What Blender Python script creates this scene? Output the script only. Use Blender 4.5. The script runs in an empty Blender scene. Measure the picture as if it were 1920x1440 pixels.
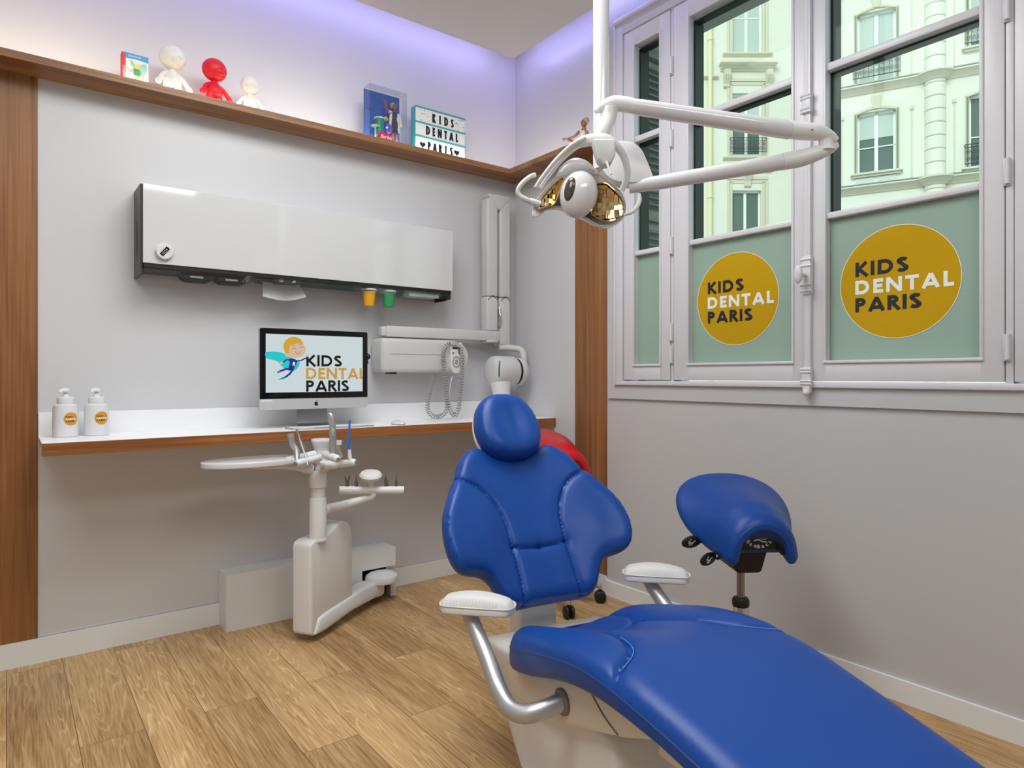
import bpy, bmesh, math, random
import numpy as np
from mathutils import Vector, Matrix, geometry
from mathutils.bvhtree import BVHTree
random.seed(4)
PI = math.pi
SC = bpy.context.scene
COL = SC.collection
V = Vector

# ------------------------------------------------------------------ camera
f_px, hor = 1240.0, 706.0
yaw = math.radians(52.6)
EYE = V((0, 0, 1.15))
FWD = V((math.cos(yaw), math.sin(yaw), 0)); RGT = V((math.sin(yaw), -math.cos(yaw), 0)); UP = V((0, 0, 1))
cam = bpy.data.cameras.new('camera'); camo = bpy.data.objects.new('camera', cam); COL.objects.link(camo)
camo.location = EYE; camo.rotation_euler = (PI/2, 0, yaw - PI/2)
cam.sensor_width = 36; cam.lens = f_px/1920*36; cam.shift_y = -(720-hor)/1920
cam.clip_start = .02; cam.clip_end = 300
SC.camera = camo
SC.view_settings.view_transform = 'Standard'; SC.view_settings.look = 'None'
SC.view_settings.exposure = 0.0; SC.view_settings.gamma = 1.0
try: SC.view_settings.use_curve_mapping = False
except Exception: pass
SC.cycles.use_denoising = True
SC.cycles.max_bounces = 10; SC.cycles.diffuse_bounces = 5; SC.cycles.glossy_bounces = 4
SC.cycles.transparent_max_bounces = 16; SC.cycles.sample_clamp_indirect = 6

# ------------------------------------------------------------------ sky and lights
wd = bpy.data.worlds.new('sky'); SC.world = wd; wd.use_nodes = True
bg = wd.node_tree.nodes['Background']; bg.inputs[0].default_value = (.86, .94, 1, 1); bg.inputs[1].default_value = 1.25

def sun(direction, energy, angle, color=(1, 1, 1)):
    l = bpy.data.lights.new('sun', 'SUN'); l.energy = energy; l.angle = angle; l.color = color
    o = bpy.data.objects.new('sun', l); COL.objects.link(o)
    o.rotation_euler = V(direction).to_track_quat('-Z', 'Y').to_euler()
sun((.75, .30, -.55), 1.7, .35, (1, .99, .98))

def area(name, loc, direction, sx, sy, power, color=(1, 1, 1), spread=PI):
    l = bpy.data.lights.new(name, 'AREA'); l.shape = 'RECTANGLE'; l.size = sx; l.size_y = sy
    l.energy = power; l.color = color; l.spread = spread
    o = bpy.data.objects.new(name, l); COL.objects.link(o); o.location = loc
    d = V(direction)
    o.rotation_euler = d.to_track_quat('-Z', 'X' if abs(d.z) > .9 or True else 'Y').to_euler()
    return o
# recessed ceiling panels of the room
def panel(name, loc, sx, sy, power, color=(.97, 1, 1)):
    l = bpy.data.lights.new(name, 'AREA'); l.shape = 'RECTANGLE'; l.size = sx; l.size_y = sy
    l.energy = power; l.color = color
    o = bpy.data.objects.new(name, l); COL.objects.link(o); o.location = loc
    return o
panel('ceiling_lamp', (1.0, 1.75, 2.985), 1.2, 1.0, 40)
panel('ceiling_lamp', (-.5, 1.0, 2.985), 1.2, 1.2, 32)
panel('ceiling_lamp', (.9, -.7, 2.985), 1.2, .8, 26)

def strip(loc, axis, length, aim, power, color, width=.03):
    """long thin LED strip along axis, aimed to direction aim"""
    l = bpy.data.lights.new('led_strip', 'AREA'); l.shape = 'RECTANGLE'; l.size = length; l.size_y = width
    l.energy = power; l.color = color
    o = bpy.data.objects.new('led_strip', l); COL.objects.link(o)
    z = -V(aim).normalized(); x = V(axis).normalized(); y = z.cross(x).normalized(); x = y.cross(z)
    o.matrix_world = Matrix(((x.x, y.x, z.x, loc[0]), (x.y, y.y, z.y, loc[1]), (x.z, y.z, z.z, loc[2]), (0, 0, 0, 1)))
VIOLET = (.46, .44, 1.0)
strip((.9, 3.16, 3.13), (1, 0, 0), 3.0, (0, 1, -.75), 4.2, VIOLET)
strip((2.43, 1.6, 3.13), (0, 1, 0), 3.2, (1, 0, -.75), 4.2, VIOLET)
strip((.2, 3.165, 2.39), (1, 0, 0), 1.3, (0, .8, 1), 1.1, (1, .84, .58), .02)
strip((1.6, 3.165, 2.39), (1, 0, 0), 1.5, (0, .8, 1), 1.0, (1, .93, .82), .02)
strip((2.41, 2.85, 2.39), (0, 1, 0), .75, (.8, 0, 1), .55, (1, .90, .80), .02)

# ------------------------------------------------------------------ helpers
def P(x, y, Z):            # a point of the place: direction through picture point, at depth Z metres
    return EYE + FWD*Z + RGT*((x-960)/f_px*Z) + UP*((hor-y)/f_px*Z)
def PY(x, y, Y):           # ... where that direction meets the plane y = Y
    d = P(x, y, 1) - EYE; return EYE + d*((Y-EYE.y)/d.y)
def PX(x, y, X):
    d = P(x, y, 1) - EYE; return EYE + d*((X-EYE.x)/d.x)

WM = {}                    # world matrix of every root and part
def tag(o, label=None, cat=None, group=None, kind=None):
    if label: o['label'] = label
    if cat: o['category'] = cat
    if group: o['group'] = group
    if kind: o['kind'] = kind
    return o
def thing(name, label, cat, loc, rz=0, group=None):
    o = bpy.data.objects.new(name, None); COL.objects.link(o); o.empty_display_size = .05
    o.location = loc; o.rotation_euler = (0, 0, rz)
    WM[o.name] = Matrix.Translation(V(loc)) @ Matrix.Rotation(rz, 4, 'Z')
    return tag(o, label, cat, group)
def obj(name, bm, mat, parent=None, smooth=True, origin=None, label=None):
    """link a bmesh given in world coordinates as one object"""
    M = Matrix.Identity(4)
    if parent is not None: M = WM[parent.name]
    elif origin is not None: M = Matrix.Translation(V(origin))
    bm.transform(M.inverted())
    bmesh.ops.recalc_face_normals(bm, faces=bm.faces[:])
    me = bpy.data.meshes.new(name); bm.to_mesh(me); bm.free()
    me.materials.append(mat)
    o = bpy.data.objects.new(name, me); COL.objects.link(o)
    if smooth:
        me.polygons.foreach_set('use_smooth', [True]*len(me.polygons))
        try: me.set_sharp_from_angle(angle=math.radians(38))
        except Exception: pass
    if parent is not None: o.parent = parent
    elif origin is not None: o.location = origin
    WM[o.name] = M
    if label: o['label'] = label
    return o
def struct(name, bm, mat, parent=None, smooth=False):
    o = obj(name, bm, mat, parent, smooth)
    if parent is None: o['kind'] = 'structure'
    return o
def copy_tree(o, parent=None):
    c = o.copy(); COL.objects.link(c); c.parent = parent
    WM[c.name] = WM[o.name]
    for ch in list(o.children): copy_tree(ch, c)
    return c

def new(): return bmesh.new()
def add_box(bm, a, b, M=None, bevel=0, seg=2):
    a, b = V(a), V(b); t = bmesh.new()
    bmesh.ops.create_cube(t, size=1)
    for v in t.verts: v.co = V(((a.x+b.x)/2+v.co.x*abs(b.x-a.x), (a.y+b.y)/2+v.co.y*abs(b.y-a.y), (a.z+b.z)/2+v.co.z*abs(b.z-a.z)))
    if bevel: bmesh.ops.bevel(t, geom=t.edges[:], offset=bevel, segments=seg, affect='EDGES', profile=.5)
    merge(bm, t, M)
def merge(bm, t, M=None):
    if M is not None: t.transform(M)
    me = bpy.data.meshes.new('tmp'); t.to_mesh(me); t.free(); bm.from_mesh(me); bpy.data.meshes.remove(me)
def box(a, b, M=None, bevel=0, seg=2):
    bm = new(); add_box(bm, a, b, M, bevel, seg); return bm
def smooth_path(pts, n=8):
    pts = [V(p) for p in pts]
    if len(pts) < 3: return pts
    out = []
    q = [2*pts[0]-pts[1]] + pts + [2*pts[-1]-pts[-2]]
    for i in range(1, len(q)-2):
        for k in range(n):
            t = k/n; a, b, c, d = q[i-1], q[i], q[i+1], q[i+2]
            out.append(.5*((2*b)+(c-a)*t+(2*a-5*b+4*c-d)*t*t+(3*b-a-3*c+d)*t**3))
    out.append(pts[-1]); return out
def add_tube(bm, pts, r, n=16, caps=True, smooth=0, flat=1.0):
    pts = [V(p) for p in pts]; m0 = len(pts)
    rs = r if isinstance(r, (list, tuple)) else [r]*m0
    if smooth:
        pp = smooth_path(pts, smooth)
        rr = [np.interp(i/smooth, range(m0), rs) for i in range(len(pp))]; pts, rs = pp, rr
    prev = None; rings = []
    for i, p in enumerate(pts):
        a = pts[max(i-1, 0)]; b = pts[min(i+1, len(pts)-1)]
        t = (b-a).normalized()
        if prev is None:
            u = t.cross(V((0, 0, 1)))
            if u.length < .1: u = t.cross(V((1, 0, 0)))
            u.normalize()
        else: u = (prev - t*prev.dot(t)).normalized()
        prev = u; w = t.cross(u)
        rings.append([bm.verts.new(p + (u*math.cos(2*PI*k/n)*flat + w*math.sin(2*PI*k/n))*rs[i]) for k in range(n)])
    for A, B in zip(rings, rings[1:]):
        for k in range(n): bm.faces.new((A[k], A[(k+1) % n], B[(k+1) % n], B[k]))
    if caps:
        bm.faces.new(rings[0][::-1]); bm.faces.new(rings[-1])
def tube(pts, r, n=16, caps=True, smooth=0, flat=1.0):
    bm = new(); add_tube(bm, pts, r, n, caps, smooth, flat); return bm
def add_lathe(bm, prof, loc=(0, 0, 0), axis=(0, 0, 1), n=32, sx=1, sy=1):
    """prof: (radius, height) list, turned about axis"""
    q = V((0, 0, 1)).rotation_difference(V(axis)).to_matrix(); L = V(loc); rings = []
    for r, h in prof:
        if r < 1e-6: rings.append([bm.verts.new(L + q @ V((0, 0, h)))])
        else: rings.append([bm.verts.new(L + q @ V((r*math.cos(2*PI*k/n)*sx, r*math.sin(2*PI*k/n)*sy, h))) for k in range(n)])
    for A, B in zip(rings, rings[1:]):
        for k in range(n):
            if len(A) == 1 and len(B) == 1: continue
            if len(A) == 1: bm.faces.new((A[0], B[(k+1) % n], B[k]))
            elif len(B) == 1: bm.faces.new((A[k], A[(k+1) % n], B[0]))
            else: bm.faces.new((A[k], A[(k+1) % n], B[(k+1) % n], B[k]))
    if len(rings[0]) > 1: bm.faces.new(rings[0][::-1])
    if len(rings[-1]) > 1: bm.faces.new(rings[-1])
def lathe(*a, **k):
    bm = new(); add_lathe(bm, *a, **k); return bm
def add_ball(bm, c, rx, ry=None, rz=None, M=None, n=24):
    ry = rx if ry is None else ry; rz = rx if rz is None else rz
    t = bmesh.new(); bmesh.ops.create_uvsphere(t, u_segments=n, v_segments=max(8, n*2//3), radius=1)
    for v in t.verts: v.co = V((v.co.x*rx, v.co.y*ry, v.co.z*rz))
    if M is not None: t.transform(M.to_4x4())
    t.transform(Matrix.Translation(V(c))); merge(bm, t)
def ball(*a, **k):
    bm = new(); add_ball(bm, *a, **k); return bm
def add_prism(bm, poly, fn, d0, d1, bevel=0):
    """poly 2D outline, fn(u, v, d) -> world, extruded d0..d1"""
    t = bmesh.new()
    A = [t.verts.new(fn(u, v, d0)) for u, v in poly]; B = [t.verts.new(fn(u, v, d1)) for u, v in poly]
    t.faces.new(A); t.faces.new(B[::-1]); n = len(poly)
    for k in range(n): t.faces.new((A[k], B[k], B[(k+1) % n], A[(k+1) % n]))
    bmesh.ops.recalc_face_normals(t, faces=t.faces[:])
    if bevel:
        bmesh.ops.bevel(t, geom=t.edges[:], offset=bevel, segments=3, affect='EDGES', profile=.5, clamp_overlap=True)
    merge(bm, t)
def prism(*a, **k):
    bm = new(); add_prism(bm, *a, **k); return bm
def frame(O, X, Y):
    """orthonormal frame function (u,v,d) with d along X x Y"""
    O, X, Y = V(O), V(X).normalized(), V(Y).normalized(); N = X.cross(Y)
    return lambda u, v, d=0: O + X*u + Y*v + N*d

def spline2(pts, n=6, closed=True):
    q = [V((p[0], p[1])) for p in pts]; m = len(q); out = []
    rng = range(m) if closed else range(m-1)
    for i in rng:
        if closed: a, b, c, d = q[(i-1) % m], q[i], q[(i+1) % m], q[(i+2) % m]
        else: a, b, c, d = q[max(i-1, 0)], q[i], q[i+1], q[min(i+2, m-1)]
        for k in range(n):
            t = k/n
            out.append(.5*((2*b)+(c-a)*t+(2*a-5*b+4*c-d)*t*t+(3*b-a-3*c+d)*t**3))
    if not closed: out.append(q[-1])
    return [(p.x, p.y) for p in out]
def resample(poly, step, closed=True):
    q = np.array(poly + ([poly[0]] if closed else [])); L = np.hypot(*np.diff(q, axis=0).T); s = np.concatenate([[0], np.cumsum(L)])
    n = max(3, int(round(s[-1]/step))); t = np.linspace(0, s[-1], n+(0 if closed else 1), endpoint=not closed)
    return np.stack([np.interp(t, s, q[:, 0]), np.interp(t, s, q[:, 1])], 1)
def seg_dist(pts, line):
    a = line[:-1][None]; b = line[1:][None]; p = pts[:, None]
    ab = b-a; t = np.clip(((p-a)*ab).sum(2)/np.maximum((ab*ab).sum(2), 1e-12), 0, 1)
    d = p-(a+ab*t[..., None]); return np.sqrt((d*d).sum(2)).min(1)
def inside(pts, poly):
    x, y = pts[:, 0], pts[:, 1]; r = np.zeros(len(pts), bool); n = len(poly); j = n-1
    for i in range(n):
        xi, yi = poly[i]; xj, yj = poly[j]
        if yi != yj:
            c = ((yi > y) != (yj > y)) & (x < (xj-xi)*(y-yi)/(yj-yi)+xi); r ^= c
        j = i
    return r
def padded(outline, warp, edge_r, edge_h, depth, seams=(), seam_d=.007, seam_w=.007, step=.008, crown=0, extra=None, low_r=None, cap=True):
    """upholstered pad: rounded rim, sewn grooves, side band, mapped by warp(s, t, h)"""
    ol = resample(outline, step); cl = np.vstack([ol, ol[:1]])
    mn, mx = ol.min(0), ol.max(0); g = []
    r = 0; y = mn[1]
    while y < mx[1]:
        xs = np.arange(mn[0]+(step/2 if r % 2 else 0), mx[0], step)
        g.append(np.stack([xs, np.full(len(xs), y)], 1)); y += step*.866; r += 1
    g = np.vstack(g); g = g[inside(g, ol)]; d = seg_dist(g, cl); g = g[d > step*.55]
    pts = np.vstack([ol, g]); n0 = len(ol)
    res = geometry.delaunay_2d_cdt([V(p) for p in pts], [(i, (i+1) % n0) for i in range(n0)], [list(range(n0))], 1, 1e-6)
    vs = np.array([(v.x, v.y) for v in res[0]]); fs = res[2]
    d = seg_dist(vs, cl); d[:0] = 0
    u = 1-np.minimum(d/edge_r, 1); h = edge_h*np.sqrt(np.maximum(0, 1-u*u))
    if crown: h += crown*(1-np.exp(-d/(edge_r*3)))
    for s in seams:
        s = np.array(resample(spline2(s, 5, False), step, False)); ds = seg_dist(vs, s)
        h -= seam_d*np.exp(-(ds/seam_w)**2) + seam_d*.45*np.exp(-(ds/(seam_w*4))**2)
    if extra: h += extra(vs[:, 0], vs[:, 1])
    bm = new()
    top = [bm.verts.new(warp(a, b, c)) for (a, b), c in zip(vs, h)]
    for f in fs:
        try: bm.faces.new([top[i] for i in f])
        except ValueError: pass
    # boundary loop = outline
    idx = [int(np.argmin(((vs-p)**2).sum(1))) for p in ol]
    ctr = None; ring = [top[i] for i in idx]; m = len(ol)
    nrm = np.roll(ol, -1, 0)-np.roll(ol, 1, 0); nrm = np.stack([nrm[:, 1], -nrm[:, 0]], 1); nrm /= np.maximum(1e-9, np.hypot(*nrm.T))[:, None]
    if ((ol[:, 0]*np.roll(ol[:, 1], -1)-np.roll(ol[:, 0], -1)*ol[:, 1]).sum()) < 0: nrm = -nrm
    lr = low_r if low_r else min(edge_r*.7, depth*.6)
    levels = [(-.25, .003), (-.6, .003)] + [(-1+(1-math.cos(a))*0-lr/depth*0, 0) for a in ()]
    prof = [(0.0015, .10), (0.003, .35), (.002, .7)] + [(-lr*(1-math.cos(a))*.9, 1-0*a) for a in (.5, .9, 1.25)]
    hh = [-.10, -.35, -.7, -.86, -.95, -1.0]
    for (off, _), hv in zip(prof, hh):
        r2 = [bm.verts.new(warp(p[0]+q[0]*off, p[1]+q[1]*off, hv*depth)) for p, q in zip(ol, nrm)]
        for k in range(m):
            bm.faces.new((ring[k], ring[(k+1) % m], r2[(k+1) % m], r2[k]))
        ring = r2
    if cap:
        f = bm.faces.new(ring); bmesh.ops.triangulate(bm, faces=[f])
    return bm, ol
def piping(ol, warp, r=.0025, h=0.001, off=.002):
    cl = [warp(p[0], p[1], h) for p in ol]
    bm = new(); pts = cl+[cl[0]]
    add_tube(bm, pts, r, 6, False); return bm

# stroke lettering
def arc(cx, cy, rx, ry, a0, a1, n=10):
    return [(cx+rx*math.cos(math.radians(a0+(a1-a0)*k/n)), cy+ry*math.sin(math.radians(a0+(a1-a0)*k/n))) for k in range(n+1)]
def glyphs(w):
    h = w/2
    return {
     'K': (.66, [[(h, 0), (h, 1)], [(h+.02, .42), (.60-h*.3, .985)], [(.20, .52), (.64-h*.2, 0)]]),
     'I': (w+.0, [[(h, 0), (h, 1)]]),
     'D': (.80, [[(h, 0), (h, 1)], [(h, 1-h), (.34, 1-h)]+arc(.34, .5, .44-h, .5-h, 90, -90, 12)+[(h, h)]]),
     'S': (.56, [arc(.29, .74, .25-h*.6, .26-h, 25, 245, 10)+arc(.27, .27, .27-h*.6, .27-h, 60, -150, 10)]),
     'E': (.52, [[(h, 0), (h, 1)], [(h, 1-h), (.52, 1-h)], [(h, .5), (.48, .5)], [(h, h), (.52, h)]]),
     'N': (.82, [[(h, 0), (h, 1)], [(.82-h, 0), (.82-h, 1)], [(h*.9, .97), (.82-h*.9, .03)]]),
     'T': (.62, [[(.31, 0), (.31, 1)], [(0, 1-h), (.62, 1-h)]]),
     'A': (.82, [[(h*.7, 0), (.41, 1-h*.35)], [(.41, 1-h*.35), (.82-h*.7, 0)], [(.20, .27), (.62, .27)]]),
     'L': (.48, [[(h, 0), (h, 1)], [(h, h), (.48, h)]]),
     'P': (.58, [[(h, 0), (h, 1)], [(h, 1-h), (.28, 1-h)]+arc(.28, .70, .29-h, .30-h, 90, -90, 8)+[(h, .40+h)]]),
     'R': (.62, [[(h, 0), (h, 1)], [(h, 1-h), (.28, 1-h)]+arc(.28, .71, .29-h, .29-h, 90, -90, 8)+[(h, .42+h)], [(.28, .44), (.58, 0)]]),
    }
def add_ribbon(bm, pts, w, fn, d0, d1):
    pts = [p for i, p in enumerate(pts) if i == 0 or math.hypot(p[0]-pts[i-1][0], p[1]-pts[i-1][1]) > 1e-5]
    if len(pts) < 2: return
    n = len(pts); L = []; Rr = []
    for i, p in enumerate(pts):
        a = pts[max(i-1, 0)]; b = pts[min(i+1, n-1)]; p = V(p)
        t1 = (p-V(a)).normalized() if i else (V(b)-p).normalized()
        t2 = (V(b)-p).normalized() if i < n-1 else t1
        t = (t1+t2).normalized(); m = V((-t.y, t.x)); c = max(.5, m.dot(V((-t1.y, t1.x))))
        L.append(p+m*(w/2/c)); Rr.append(p-m*(w/2/c))
    poly = [(v.x, v.y) for v in L] + [(v.x, v.y) for v in Rr[::-1]]
    A = [bm.verts.new(fn(u, v, d0)) for u, v in poly]; B = [bm.verts.new(fn(u, v, d1)) for u, v in poly]
    for i in range(n-1):
        j = 2*n-1-i
        bm.faces.new((A[i], A[i+1], A[j-1], A[j])); bm.faces.new((B[i], B[j], B[j-1], B[i+1]))
    m = len(poly)
    for k in range(m): bm.faces.new((A[k], B[k], B[(k+1) % m], A[(k+1) % m]))
def add_word(bm, word, fn, x, y, H, w=.17, gap=.13, sx=1, d=.0006, clip=None, fit=None):
    g = glyphs(w); cx = x; kk = 0
    if fit: sx = fit/(H*(sum(g[c][0] for c in word)+gap*(len(word)-1)))
    for ch in word:
        if ch == ' ': cx += .35*H*sx; continue
        adv, strokes = g[ch]
        for s in strokes:
            pts = [(cx+a*H*sx, y+b*H) for a, b in s]
            if clip is not None: pts = [(min(a, clip), b) for a, b in pts]
            kk += 1
            if len({(round(a, 5), round(b, 5)) for a, b in pts}) > 1: add_ribbon(bm, pts, w*H*(sx if sx < 1 else 1)**.5, fn, 0, d+.00004*kk)
        cx += (adv+gap)*H*sx
    return cx
def add_text(bm, s, fn, x, y, H, d=.0005, off=0, shear=0):
    cu = bpy.data.curves.new('t', 'FONT'); cu.body = s; cu.size = H/.72; cu.offset = off; cu.shear = shear
    o = bpy.data.objects.new('t', cu)
    me = bpy.data.meshes.new_from_object(o)
    t = bmesh.new(); t.from_mesh(me)
    for v in t.verts: v.co = fn(x+v.co.x, y+v.co.y, d)
    merge(bm, t); bpy.data.objects.remove(o); bpy.data.meshes.remove(me); bpy.data.curves.remove(cu)
def disc(fn, cx, cy, rx, ry, d0, d1, n=48):
    return prism([(cx+rx*math.cos(2*PI*k/n), cy+ry*math.sin(2*PI*k/n)) for k in range(n)], fn, d0, d1)

# ------------------------------------------------------------------ materials
def srgb(r, g, b):
    f = lambda c: (c/255/12.92) if c/255 <= .04045 else ((c/255+.055)/1.055)**2.4
    return (f(r), f(g), f(b), 1)
def mat(name, col, rough=.5, metal=0, coat=0, spec=.5, bump=0, bscale=200, emit=None, estr=0, trans=0, noise=0, nscale=3):
    m = bpy.data.materials.new(name); m.use_nodes = True; nt = m.node_tree; b = nt.nodes['Principled BSDF']
    c = srgb(*col) if max(col) > 1 else (*col, 1)
    b.inputs['Base Color'].default_value = c; b.inputs['Roughness'].default_value = rough
    b.inputs['Metallic'].default_value = metal; b.inputs['Coat Weight'].default_value = coat
    b.inputs['Specular IOR Level'].default_value = spec; b.inputs['Transmission Weight'].default_value = trans
    tc = nt.nodes.new('ShaderNodeTexCoord')
    if noise:
        n = nt.nodes.new('ShaderNodeTexNoise'); n.inputs['Scale'].default_value = nscale; n.inputs['Detail'].default_value = 5
        mx = nt.nodes.new('ShaderNodeMix'); mx.data_type = 'RGBA'
        mx.inputs[6].default_value = tuple(x*(1-noise) for x in c[:3])+(1,); mx.inputs[7].default_value = tuple(min(1, x*(1+noise)) for x in c[:3])+(1,)
        nt.links.new(tc.outputs['Object'], n.inputs['Vector']); nt.links.new(n.outputs['Fac'], mx.inputs[0]); nt.links.new(mx.outputs[2], b.inputs['Base Color'])
    if bump:
        n = nt.nodes.new('ShaderNodeTexNoise'); n.inputs['Scale'].default_value = bscale; n.inputs['Detail'].default_value = 3
        bp = nt.nodes.new('ShaderNodeBump'); bp.inputs['Strength'].default_value = bump; bp.inputs['Distance'].default_value = .001
        nt.links.new(tc.outputs['Object'], n.inputs['Vector']); nt.links.new(n.outputs['Fac'], bp.inputs['Height']); nt.links.new(bp.outputs[0], b.inputs['Normal'])
    if emit: b.inputs['Emission Color'].default_value = srgb(*emit); b.inputs['Emission Strength'].default_value = estr
    return m
def wood_mat(name, light, dark, axis, rough=.38):
    """straight grained timber; axis = grain direction"""
    m = mat(name, light, rough, spec=.4); nt = m.node_tree; b = nt.nodes['Principled BSDF']; N = nt.nodes.new; K = nt.links.new
    tc = N('ShaderNodeTexCoord'); mp = N('ShaderNodeMapping')
    s = [90, 90, 90]; s['xyz'.index(axis)] = 1.6; mp.inputs['Scale'].default_value = s
    K(tc.outputs['Object'], mp.inputs['Vector'])
    n1 = N('ShaderNodeTexNoise'); n1.inputs['Scale'].default_value = 1; n1.inputs['Detail'].default_value = 6; n1.inputs['Distortion'].default_value = .6
    mp2 = N('ShaderNodeMapping'); s2 = [9, 9, 9]; s2['xyz'.index(axis)] = .45; mp2.inputs['Scale'].default_value = s2
    n2 = N('ShaderNodeTexNoise'); n2.inputs['Scale'].default_value = 1; n2.inputs['Detail'].default_value = 3; n2.inputs['Distortion'].default_value = 1
    K(mp.outputs[0], n1.inputs['Vector']); K(tc.outputs['Object'], mp2.inputs['Vector']); K(mp2.outputs[0], n2.inputs['Vector'])
    ad = N('ShaderNodeMath'); ad.operation = 'ADD'; K(n1.outputs['Fac'], ad.inputs[0]); K(n2.outputs['Fac'], ad.inputs[1])
    rp = N('ShaderNodeValToRGB'); rp.color_ramp.elements[0].position = .38; rp.color_ramp.elements[1].position = .62
    hv = N('ShaderNodeMath'); hv.operation = 'MULTIPLY'; hv.inputs[1].default_value = .5; K(ad.outputs[0], hv.inputs[0]); K(hv.outputs[0], rp.inputs['Fac'])
    rp.color_ramp.elements[0].color = srgb(*dark); rp.color_ramp.elements[1].color = srgb(*light)
    K(rp.outputs[0], b.inputs['Base Color'])
    bp = N('ShaderNodeBump'); bp.inputs['Strength'].default_value = .15; bp.inputs['Distance'].default_value = .0006
    K(n1.outputs['Fac'], bp.inputs['Height']); K(bp.outputs[0], b.inputs['Normal'])
    return m
def floor_mat():
    m = mat('oak_vinyl_planks', (190, 150, 95), .42, spec=.35); nt = m.node_tree; b = nt.nodes['Principled BSDF']; N = nt.nodes.new; K = nt.links.new
    tc = N('ShaderNodeTexCoord'); sep = N('ShaderNodeSeparateXYZ'); K(tc.outputs['Object'], sep.inputs[0])
    sw = N('ShaderNodeCombineXYZ'); K(sep.outputs['Y'], sw.inputs['X']); K(sep.outputs['X'], sw.inputs['Y'])
    br = N('ShaderNodeTexBrick'); br.offset = .37; br.offset_frequency = 2; br.inputs['Scale'].default_value = 1
    br.inputs['Brick Width'].default_value = 1.22; br.inputs['Row Height'].default_value = .18; br.inputs['Mortar Size'].default_value = .0012
    br.inputs['Mortar Smooth'].default_value = .1; br.inputs['Bias'].default_value = 0
    br.inputs['Color1'].default_value = (0, 0, 0, 1); br.inputs['Color2'].default_value = (1, 1, 1, 1); br.inputs['Mortar'].default_value = (.5, .5, .5, 1)
    K(sw.outputs[0], br.inputs['Vector'])
    # per plank offset
    off = N('ShaderNodeMath'); off.operation = 'MULTIPLY'; off.inputs[1].default_value = 37.0; K(br.outputs['Color'], off.inputs[0])
    cb = N('ShaderNodeCombineXYZ'); K(off.outputs[0], cb.inputs['Z']); K(off.outputs[0], cb.inputs['X'])
    add = N('ShaderNodeVectorMath'); add.operation = 'ADD'; K(tc.outputs['Object'], add.inputs[0]); K(cb.outputs[0], add.inputs[1])
    # cathedral figure: contour lines of a stretched noise
    mp = N('ShaderNodeMapping'); mp.inputs['Scale'].default_value = (7.5, .62, 1); K(add.outputs[0], mp.inputs['Vector'])
    n1 = N('ShaderNodeTexNoise'); n1.inputs['Scale'].default_value = 1; n1.inputs['Detail'].default_value = 2.6; n1.inputs['Roughness'].default_value = .5; n1.inputs['Distortion'].default_value = .35; K(mp.outputs[0], n1.inputs['Vector'])
    ml = N('ShaderNodeMath'); ml.operation = 'MULTIPLY'; ml.inputs[1].default_value = 30; K(n1.outputs['Fac'], ml.inputs[0])
    fr = N('ShaderNodeMath'); fr.operation = 'FRACT'; K(ml.outputs[0], fr.inputs[0])
    rl = N('ShaderNodeValToRGB'); e = rl.color_ramp.elements; e[0].position = 0; e[0].color = (1, 1, 1, 1); e[1].position = .24; e[1].color = (0, 0, 0, 1)
    x = rl.color_ramp.elements.new(.9); x.color = (.0, .0, .0, 1); x = rl.color_ramp.elements.new(1.0); x.color = (.8, .8, .8, 1)
    K(fr.outputs[0], rl.inputs['Fac'])
    # fine pores
    mp2 = N('ShaderNodeMapping'); mp2.inputs['Scale'].default_value = (170, 7, 1); K(add.outputs[0], mp2.inputs['Vector'])
    n2 = N('ShaderNodeTexNoise'); n2.inputs['Scale'].default_value = 1; n2.inputs['Detail'].default_value = 4; K(mp2.outputs[0], n2.inputs['Vector'])
    mp3 = N('ShaderNodeMapping'); mp3.inputs['Scale'].default_value = (5, .8, 1); K(add.outputs[0], mp3.inputs['Vector'])
    n3 = N('ShaderNodeTexNoise'); n3.inputs['Scale'].default_value = 1; n3.inputs['Detail'].default_value = 2; K(mp3.outputs[0], n3.inputs['Vector'])
    base = N('ShaderNodeValToRGB'); base.color_ramp.elements[0].position = .36; base.color_ramp.elements[0].color = srgb(148, 111, 70)
    base.color_ramp.elements[1].position = .60; base.color_ramp.elements[1].color = srgb(204, 167, 117)
    s1 = N('ShaderNodeMath'); s1.operation = 'MULTIPLY_ADD'; s1.inputs[1].default_value = .55; K(n2.outputs['Fac'], s1.inputs[0])
    s2 = N('ShaderNodeMath'); s2.operation = 'MULTIPLY'; s2.inputs[1].default_value = .45; K(n3.outputs['Fac'], s2.inputs[0]); K(s2.outputs[0], s1.inputs[2])
    K(s1.outputs[0], base.inputs['Fac'])
    mask = N('ShaderNodeMath'); mask.operation = 'MULTIPLY'; K(rl.outputs[0], mask.inputs[0])
    mr = N('ShaderNodeMapRange'); mr.inputs[1].default_value = .42; mr.inputs[2].default_value = .6; mr.inputs[3].default_value = .15; mr.inputs[4].default_value = .62; K(n3.outputs['Fac'], mr.inputs[0]); K(mr.outputs[0], mask.inputs[1])
    mx = N('ShaderNodeMix'); mx.data_type = 'RGBA'; K(mask.outputs[0], mx.inputs[0]); K(base.outputs[0], mx.inputs[6]); mx.inputs[7].default_value = srgb(236, 210, 160)
    # plank tone
    tone = N('ShaderNodeMapRange'); tone.inputs[3].default_value = .84; tone.inputs[4].default_value = 1.08; K(br.outputs['Color'], tone.inputs[0])
    tm = N('ShaderNodeMix'); tm.data_type = 'RGBA'; tm.blend_type = 'MULTIPLY'; tm.inputs[0].default_value = 1; K(mx.outputs[2], tm.inputs[6]); K(tone.outputs[0], tm.inputs[7])
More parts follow.
